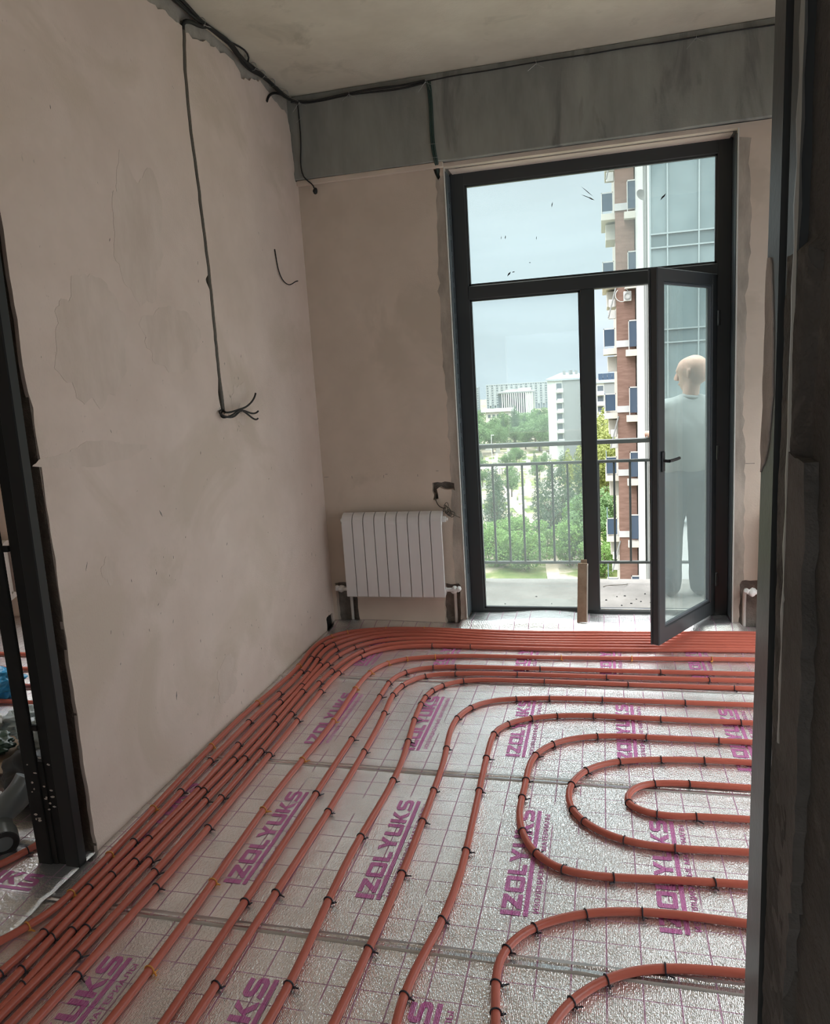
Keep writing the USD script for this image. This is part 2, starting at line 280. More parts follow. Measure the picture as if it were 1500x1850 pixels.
obj('trim', bx(WX1-.003, WX1+.004, -.004, .012, .0, WZ1, .001), 'white_trim', None, label='thin metal corner bead right of the window', cat='trim', **S)
mottled('grey_plaster', (.33, .285, .24), (.52, .45, .38), 7., .92, .4, .004, fine=90., stretch=(1, 1, .35))
obj('plaster_band', cat_([ext_xz(Polygon(np.vstack([jag([(WX0-.005, .05), (WX0-.005, 3.0)], .0001, .1, 1), jag([(WX0-.055, 3.0), (WX0-.075, 2.3), (WX0-.06, 1.2), (WX0-.08, .05)], .005, .05, 2)])).buffer(0).difference(niche), -.0012, .001)]), 'grey_plaster', wb, label='greyer plaster band along the left reveal')
obj('plaster_band', cat_([ext_xz(Polygon(np.vstack([jag([(WX1+.005, .05), (WX1+.005, 3.0)], .0001, .1, 1), jag([(WX1+.06, 3.0), (WX1+.075, 2.6), (WX1+.05, 1.7), (WX1+.07, .05)], .005, .05, 3)])).buffer(0).difference(niche), -.0012, .001)]), 'grey_plaster', wb, label='greyer plaster band along the right reveal')
# ceiling beam over the window
def beam_mesh():
    m = bx(-.02, XR, -.042, .35, 3.078, CEIL, .004).subdivide_to_size(.12); v = m.vertices
    v[:, 1] += np.where(v[:, 1] < 0, .006*(meshkit.fbm(v*4, 3, 2)-.5), 0); v[:, 2] += np.where(v[:, 2] < 3.2, .012*(meshkit.fbm(v*np.array([5, 5, 0])+3, 3, 6)-.5), 0); return m
obj('beam', beam_mesh(), 'beam_concrete', None, label='streaky grey concrete beam above the window', cat='beam', **S)
obj('trim', bx(.0, WX0, -.03, .0, 3.045, 3.079, .004), 'plaster_back', None, label='pale plaster fillet under the beam', cat='trim', **S)
# left room, right wall, hall
wlr = thing('wall_left_room', (-2, 0, 0), 'window wall of the neighbouring room on the left', 'wall', **S)
obj('plaster_skin', ext_xz(sbox(XL, -.03, -.125, CEIL).difference(sbox(-2.3, -.03, -.6, 3.05)), 0, .35), 'plaster', wlr)
obj('wall_far_left', ext_yz(sbox(YB, -.03, .35, CEIL).difference(sbox(-4.6, .9, -3.5, 2.3)), XL-.2, XL), 'plaster', label='far wall of the neighbouring room', cat='wall', **S)
wr = thing('wall_right', (XR, -2, 0), 'right wall of the room with a wide balcony opening', 'wall', **S)
obj('plaster_skin', ext_yz(sbox(-4.5, -.03, .35, CEIL)  .difference(sbox(-3.65, .0, -.06, 2.45)), XR, XR+.2), 'plaster', wr)
obj('wall_hall', ext_xz(sbox(XL-.2, -.03, XR+.2, CEIL).difference(sbox(.5, .8, 2.2, 2.3)), YB-.2, YB), 'plaster', label='rear wall of the hall with a window opening', cat='wall', **S)
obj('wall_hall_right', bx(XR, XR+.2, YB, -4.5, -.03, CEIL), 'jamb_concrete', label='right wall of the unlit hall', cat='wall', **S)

# the wall end beside the camera: dark concrete with knocked-off plaster, and its steel door post
JX = 2.188
def jamb():
    ys, zs = np.linspace(-4.55, -3.885, 60), np.linspace(-.03, CEIL, 330)
    Y, Z = np.meshgrid(ys, zs, indexing='ij'); Ysh = Y-.03*(Z-1.5)*np.clip((Y+4.55)/.66, 0, 1)
    e = meshkit.fbm(np.stack([Y*7, Z*3.2, Y*0], -1), 4, 3)
    chip = -3.985-.05*(Z-1.5)*.6+.13*(meshkit.fbm(np.stack([Z*2.6, Z*0+4, Z*0], -1), 4, 8)-.5)
    lay = np.clip((Ysh-chip)/.006, 0, 1)*np.where(Z < 1.95+.1*np.sin(Z*9), 1, 0)
    X = JX+.012-.014*lay+.010*(e-.5)+.004*(meshkit.fbm(np.stack([Y*40, Z*40, Y*0], -1), 3, 5)-.5)
    n, m = X.shape; V = np.stack([X, Ysh, Z], -1).reshape(-1, 3); i, j = np.meshgrid(np.arange(n-1), np.arange(m-1), indexing='ij')
    q = np.stack([i*m+j, i*m+j+1, (i+1)*m+j+1, (i+1)*m+j], -1).reshape(-1, 4)
    return trimesh.Trimesh(V, np.vstack([q[:, [0, 1, 2]], q[:, [0, 2, 3]]]), process=False)
wj = thing('wall_door_side', (JX, -4.2, 0), 'dark rough concrete wall end beside the steel door post', 'wall', **S)
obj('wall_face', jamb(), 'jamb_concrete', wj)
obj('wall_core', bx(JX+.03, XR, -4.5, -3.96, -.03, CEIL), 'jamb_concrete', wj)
dp = thing('steel_door_post', (JX, -3.8, 0), 'grey steel post of the doorway, close beside the camera', 'door post', **S)
def strip(pts, x0, x1): return ext_yz(Polygon(pts), x0, x1)
def ly(y, k, z): return y-k*(z-1.5)
obj('front_flange', strip([(ly(-3.745, .06, -.03), -.03), (ly(-3.745, .06, CEIL), CEIL), (ly(-3.832, .03, CEIL), CEIL), (ly(-3.832, .03, -.03), -.03)], JX, JX+.1), 'grey_steel', dp)
obj('recess', strip([(ly(-3.83, .03, -.03), -.03), (ly(-3.83, .03, CEIL), CEIL), (ly(-3.88, .03, CEIL), CEIL), (ly(-3.88, .03, -.03), -.03)], JX+.055, JX+.1), 'dark_steel', dp, label='dark gap between the flanges')
obj('rear_flange', strip([(ly(-3.876, .03, -.03), -.03), (ly(-3.876, .03, CEIL), CEIL), (ly(-3.93, .03, CEIL), CEIL), (ly(-3.93, .03, -.03), -.03)], JX, JX+.1), 'grey_steel', dp)
zz = np.linspace(1.2, 2.3, 24)
obj('weld_bead', tube(np.stack([zz*0+JX-.001, ly(-3.931, .03, zz), zz], 1), .004+.0012*np.sin(zz*60), 6), 'tie_wire', dp, label='bright ground weld')
pm = jag([(ly(-3.746, .06, 1.56), 1.56), (ly(-3.746, .06, 1.88), 1.88), (-3.80, 1.87), (-3.815, 1.80), (-3.826, 1.68), (-3.80, 1.60), (ly(-3.746, .06, 1.56), 1.56)], .003, .02, 9)
obj('mortar_patch', ext_yz(Polygon(pm).buffer(0), JX-.0018, JX+.001), 'pale_mortar', dp, label='smear of pale mortar')
pm = jag([(-3.925, 1.45), (-3.90, 1.52), (-3.95, 1.62), (-4.02, 1.60), (-4.03, 1.2), (-4.0, .9), (-3.96, .7), (-3.91, .75), (-3.92, 1.1), (-3.925, 1.45)], .006, .025, 19)
obj('mortar_patch', ext_yz(Polygon(pm).buffer(0), JX-.003, JX+.02), 'jamb_patch', dp, label='ragged plaster lapping the rear flange')
# ------------------------------------------------------------------ the balcony window and its open door
FY0, FY1 = .18, .25
w1 = thing('window', (1.87, FY0, 0), 'tall dark-framed balcony window with a large upper pane', 'window', **S); USED['/World/window'] = 1
FX0, FX1, FZ1 = 1.092, 2.655, 2.968
b = .006
obj('side_frame', bx(WX0, FX0, FY0, FY1, .0, WZ1, b), 'window_frame', w1); obj('side_frame', bx(FX1, WX1, FY0, FY1, .0, WZ1, b), 'window_frame', w1)
obj('head_frame', bx(FX0-.01, FX1+.01, FY0, FY1, FZ1, WZ1, b), 'window_frame', w1)
obj('sill_frame', bx(FX0-.01, FX1+.01, FY0, FY1, -.03, .068, b), 'window_frame', w1)
obj('transom', bx(FX0-.01, FX1+.01, FY0-.004, FY1, 2.238, 2.328, b), 'window_frame', w1)
obj('mullion', bx(1.818, 1.910, FY0-.004, FY1, .06, 2.245, b), 'window_frame', w1)
for nm, (x0, x1, z0, z1) in (('upper', (FX0, FX1, 2.328, FZ1)), ('lower', (FX0, 1.818, .068, 2.238))):
    t = .012
    obj('gasket', cat_([bx(x0, x0+t, FY0+.006, FY0+.03, z0, z1), bx(x1-t, x1, FY0+.006, FY0+.03, z0, z1), bx(x0, x1, FY0+.006, FY0+.03, z0, z0+t), bx(x0, x1, FY0+.006, FY0+.03, z1-t, z1)]), 'window_frame', w1, label='glazing bead')
    obj('pane', bx(x0, x1, FY0+.03, FY0+.036, z0, z1), 'pane', w1, smooth=False)
obj('threshold_strip', bx(1.915, 2.64, FY0+.01, FY0+.02, .068, .074), 'white_trim', w1, label='bright threshold strip under the open door')
obj('mounting_film', cat_([bx(WX0+.001, WX0+.004, .03, FY0, .05, WZ1-.02)]+[bx(WX0+.003, WX0+.008, .10+.012*(k % 2), .118+.012*(k % 2), .35+k*.1, .42+k*.1) for k in range(26)]), 'window_film', w1, label='grey film with a torn seam in the left reveal')
obj('mounting_film', bx(WX1-.004, WX1-.001, .03, FY0, .05, WZ1-.02), 'window_film', w1)
obj('mounting_film', bx(WX0+.02, WX1-.02, .06, FY0, WZ1-.006, WZ1-.001), 'plaster', w1, label='pale plastered head of the reveal')
g = np.random.default_rng(4); sp = []
def smear(x, z, L, w, a):
    d = np.array([math.cos(a), math.sin(a)])*L/2; k = np.array([-d[1], d[0]])/max(L, 1e-6)*w
    q = [(x-d[0], z-d[1]), (x-d[0]*.2+k[0]*2, z-d[1]*.2+k[1]*2), (x+d[0], z+d[1]), (x+d[0]*.3-k[0]*2, z+d[1]*.3-k[1]*2)]
    return ext_xz(Polygon(q).convex_hull, FY0+.0275, FY0+.0305)
for x, z, L, w, a in ((1.878, 2.845, .10, .0022, -.75), (1.872, 2.815, .07, .002, -.45), (1.90, 2.80, .05, .004, -.5), (1.655, 2.79, .035, .003, 1.4), (1.318, 2.62, .02, .002, 1.5), (1.345, 2.62, .024, .003, 1.5), (1.548, 2.595, .022, .002, 1.5), (1.36, 2.385, .035, .006, .9), (1.39, 2.395, .02, .003, .2), (1.50, 2.445, .014, .002, 0), (2.34, 2.76, .05, .006, .85)):
    sp.append(smear(x, z, L, w, a))
obj('dirt_smear', cat_(sp), 'dirt', w1, label='dark mortar splashes on the upper pane')

# door leaf, swung into the room
HX, HY = 2.662, .168
U, Pn = np.array([-.523, -.852, 0]), np.array([-.852, .523, 0])
def leaf(m):
    v = m.vertices.copy(); m.vertices = np.array([HX, HY, 0])+v[:, :1]*U+v[:, 1:2]*Pn+np.array([[0, 0, 1]])*v[:, 2:]
    if np.dot(np.cross(U, Pn), [0, 0, 1]) < 0: m.invert()
    return m
d1 = thing('door', (HX, HY, 0), 'dark-framed glazed balcony door leaf standing open into the room', 'door', **S); USED['/World/door'] = 1
LW, LZ0, LZ1, ST = .776, .062, 2.262, .078
obj('stile', leaf(bx(LW-ST, LW, 0, .046, LZ0, LZ1, .006)), 'window_frame', d1, label='free stile with the handle'); obj('stile', leaf(bx(0, ST, 0, .046, LZ0, LZ1, .006)), 'window_frame', d1)
obj('rail', leaf(bx(ST-.01, LW-ST+.01, .001, .045, LZ0, LZ0+.10, .006)), 'window_frame', d1); obj('rail', leaf(bx(ST-.01, LW-ST+.01, .001, .045, LZ1-.075, LZ1, .006)), 'window_frame', d1)
obj('pane', leaf(bx(ST, LW-ST, .028, .034, LZ0+.10, LZ1-.075)), 'door_pane', d1, smooth=False)
t = .014; z0, z1, s0, s1 = LZ0+.10, LZ1-.075, ST, LW-ST
obj('glazing_bead', leaf(cat_([bx(s0, s0+t, .006, .028, z0, z1, .003), bx(s1-t, s1, .006, .028, z0, z1, .003), bx(s0, s1, .006, .028, z0, z0+t, .003), bx(s0, s1, .006, .028, z1-t, z1, .003)])), 'window_film', d1)
obj('sash_lip', leaf(bx(LW-.010, LW+.004, .044, .056, LZ0, LZ1, .003)), 'window_frame', d1)
h = obj('handle', leaf(cat_([bx(LW-.062, LW-.03, -.012, .0, 1.115, 1.235, .005), tube(np.array([(LW-.046, -.01, 1.18), (LW-.046, -.042, 1.18)]), .009, 10), tube(spline([(LW-.046, -.044, 1.18), (LW-.08, -.048, 1.181), (LW-.165, -.045, 1.184)]), .0095, 10)])), 'handle', d1, label='black lever handle')
obj('hinge', leaf(cat_([tube(np.array([(-.008, -.004, z), (-.008, -.004, z+.09)]), .009, 10) for z in (.25, 1.1, 1.95)])), 'window_frame', d1)

# ------------------------------------------------------------------ foil insulation mats on the floor
def rise(x, y):
    k = np.clip((y+.135)/.12, 0, 1); k = k*k*(3-2*k)
    return k*np.where((x > .94) & (x < 2.80), .052+.010*np.sin(x*4.3+1.2)+.006*np.sin(x*9.1), .022+.006*np.sin(x*5))
def hfloor(x, y):
    x, y = np.asarray(x, float), np.asarray(y, float)
    p = np.stack([x*1.9, y*3.1, x*0], -1)
    w = .0035*(meshkit.fbm(p, 3, 21)-.5)
    for s in (-1.0, -2.0, -3.03, -4.02):
        d = (y-s-.012*np.sin(x*2.1+s)); w = w+.0035*np.exp(-(d/.035)**2)*(.6+.8*meshkit.noise(np.stack([x*3, d*0+s, d*0], -1), 4))+.0018*np.cos(np.clip(np.abs(d)/.12, 0, 1)*np.pi*2.5)*np.exp(-(d/.11)**2)
    return np.where(x > -.02, w+rise(x, y), w)-.0008
def sheet(x0, x1, y0, y1, keep=None, st=.022, hf=hfloor):
    xs, ys = np.linspace(x0, x1, max(2, int((x1-x0)/st))), np.linspace(y0, y1, max(2, int((y1-y0)/st)))
    X, Y = np.meshgrid(xs, ys, indexing='ij'); Z = hf(X, Y); n, m = X.shape
    V = np.stack([X, Y, Z], -1).reshape(-1, 3); i, j = np.meshgrid(np.arange(n-1), np.arange(m-1), indexing='ij')
    q = np.stack([i*m+j, (i+1)*m+j, (i+1)*m+j+1, i*m+j+1], -1).reshape(-1, 4)
    if keep is not None:
        c = V[q].mean(1); q = q[keep(c[:, 0], c[:, 1])]
    f = np.vstack([q[:, [0, 1, 2]], q[:, [0, 2, 3]]]); Vb = V.copy(); Vb[:, 2] = -.027
    edges = np.sort(np.vstack([f[:, [0, 1]], f[:, [1, 2]], f[:, [2, 0]]]), 1); u, inv, cnt = np.unique(edges, axis=0, return_inverse=True, return_counts=True)
    raw = np.vstack([f[:, [0, 1]], f[:, [1, 2]], f[:, [2, 0]]]); e = raw[cnt[inv.ravel()] == 1]; N = len(V)
    side = np.vstack([np.stack([e[:, 1], e[:, 0], e[:, 0]+N], 1), np.stack([e[:, 1], e[:, 0]+N, e[:, 1]+N], 1)])
    mm = trimesh.Trimesh(np.vstack([V, Vb]), np.vstack([f, side]), process=False); mm.remove_unreferenced_vertices(); return mm
def _ring(w, h, t, r): return sbox(0, 0, w, h).buffer(-r).buffer(r).difference(sbox(t, t, w-t, h-t).buffer(-r*.4).buffer(r*.4))
def _line(P, t): return LineString(P).buffer(t/2, cap_style=2, join_style=2)
def block_word():
    """The heavy square capitals of the print, one unit high; returns the polygons and the width."""
    t = .24; c = sbox(-2, 0, 3, 1); S_ = LineString([(.80, .86), (.70, .88), (.2, .88), (.12, .80), (.12, .60), (.2, .52), (.68, .48), (.76, .40), (.76, .20), (.68, .12), (.1, .12), (.0, .15)]).buffer(.115, cap_style=2)
    G = [(sbox(0, 0, t, 1), t), (_line([(0, .88), (.80, .88)], t).union(_line([(0, .12), (.84, .12)], t)).union(_line([(.74, .92), (.10, .08)], .25)).intersection(sbox(0, 0, .84, 1)), .84), (_ring(.95, 1, t, .14), .95), (sbox(0, 0, t, 1).union(sbox(0, 0, .66, t)), .66),
         (Polygon([(0, 1), (.27, 1), (.47, .64), (.67, 1), (.94, 1), (.59, .42), (.59, 0), (.35, 0), (.35, .42)]), .94), (_ring(.88, 1.4, t, .14).intersection(sbox(0, 0, 1, 1)), .88), (sbox(0, 0, t, 1).union(Polygon([(t, .36), (.58, 1), (.88, 1), (.50, .52), (.90, 0), (.60, 0), (.34, .34), (t, .22)])), .90), (S_.intersection(c), .88)]
    from shapely.affinity import translate
    x = 0; out = []
    for g_, w in G: out.append(translate(g_, x)); x += w+.13
    return out, x-.13
def flat_text(s, L, hgt, hf, place, lift=.0011, bold=True, under=None):
    if under:
        gl_, W_ = block_word(); m = cat_([extrude(q, 1.) for q in gl_]); m.vertices = m.vertices*np.array([1/W_, hgt, .0004])
    else: m = meshkit.text_mesh(s, hgt, .0004, bold=bold)
    v = m.vertices; v[:, 0] -= v[:, 0].min(); v[:, 0] *= L/v[:, 0].max()
    ms = [m]
    if under: ms += [bx(0, L, -under[1], -under[0], 0, .0004).subdivide_to_size(.06)]
    m = cat_([q.subdivide_to_size(.03) if under else q for q in ms]); v = m.vertices
    xy = place(v[:, 0], v[:, 1]); m.vertices = np.stack([xy[0], xy[1], hf(xy[0], xy[1])+lift+v[:, 2]], 1); return m
inwin = lambda x, y: (y < -.004) | ((x > WX0+.006) & (x < WX1-.006))
MATS = [(-1.0, .165, 2.0, 'foil insulation mat curling up against the window wall', .0, inwin), (-2.0, -1.0, .078, 'second foil insulation mat from the window wall', .0, None),
        (-3.03, -2.0, .187, 'foil insulation mat in the middle, fully printed', .0, lambda x, y: (x > .0) | (y < -2.745)), (-4.02, -3.03, -.012, 'foil insulation mat at the bottom of the picture', -.02, lambda x, y: (x < 2.175) | (y > -3.70)),
        (-5.4, -4.02, .1, 'foil insulation mat under the camera', -.02, lambda x, y: x < 2.16)]
for k, (y0, y1, ox, lab, xa, keep) in enumerate(MATS):
    mt = thing('insulation_mat', (1.8, (y0+y1)/2, 0), lab, 'insulation mat')
    obj('foil_sheet', sheet(max(xa, .004) if k < 3 else .004, XR-.004, y0, y1-(0 if k == 0 else .0), keep), 'foil', mt, smooth=True)
    yb = y0+.195 if k else -.80
    for q in range(-1, 7):
        ux = (ox % .5)+.5*q
        if ux < .16 or ux > (3.6 if k < 3 else 2.15) or k == 4: continue
        place = lambda a, c, ux=ux, yb=yb: (ux-.025-c, yb+a)
        obj('lettering', flat_text('IZOLYUKS', .605, .066, hfloor, place, under=(.0085, .0245)), 'print_magenta', mt, smooth=False, label='magenta printed word with an underline')
        place = lambda a, c, ux=ux, yb=yb: (ux+.034-c, yb+.02+a)
        obj('small_lettering', flat_text('ИЗОЛЯЦИОННЫЕ МАТЕРИАЛЫ', .565, .019, hfloor, place, bold=False), 'print_magenta', mt, smooth=False, label='small printed line')
    if k < 4:
        st_ = sheet(.02, XR-.05 if k < 3 else 2.15, y0-.020, y0+.024, None, .015, lambda x, y: hfloor(x, y)+.0004+.0013*(meshkit.noise(np.stack([x*14, y*30, x*0], -1), 3)))
        obj('seam_tape', st_, 'seam_tape', mt, smooth=True, label='wrinkled silver tape over the seam')
hl = lambda x, y: hfloor(np.asarray(x)*1.-9, y)
mt = thing('insulation_mat', (-2, -3.4, 0), 'foil insulation mat in the dark opening left of the steel posts', 'insulation mat')
obj('foil_sheet', sheet(XL+.01, -.002, -4.6, -2.75, None, .03, hl), 'foil', mt, smooth=True)
for x0 in (-.70, -1.45): obj('lettering', flat_text('IZOLYUKS', .605, .066, hl, lambda a, c, x0=x0: (x0+a, -2.972+c), under=(.0085, .0245)), 'print_magenta', mt, smooth=False, label='magenta printed word with an underline')
mt = thing('insulation_mat', (-2, -1.4, 0), 'foil insulation mat in the neighbouring room beyond the steel posts', 'insulation mat')
obj('foil_sheet', sheet(XL+.01, -.13, -2.75, -.01, None, .03, hl), 'foil', mt, smooth=True)

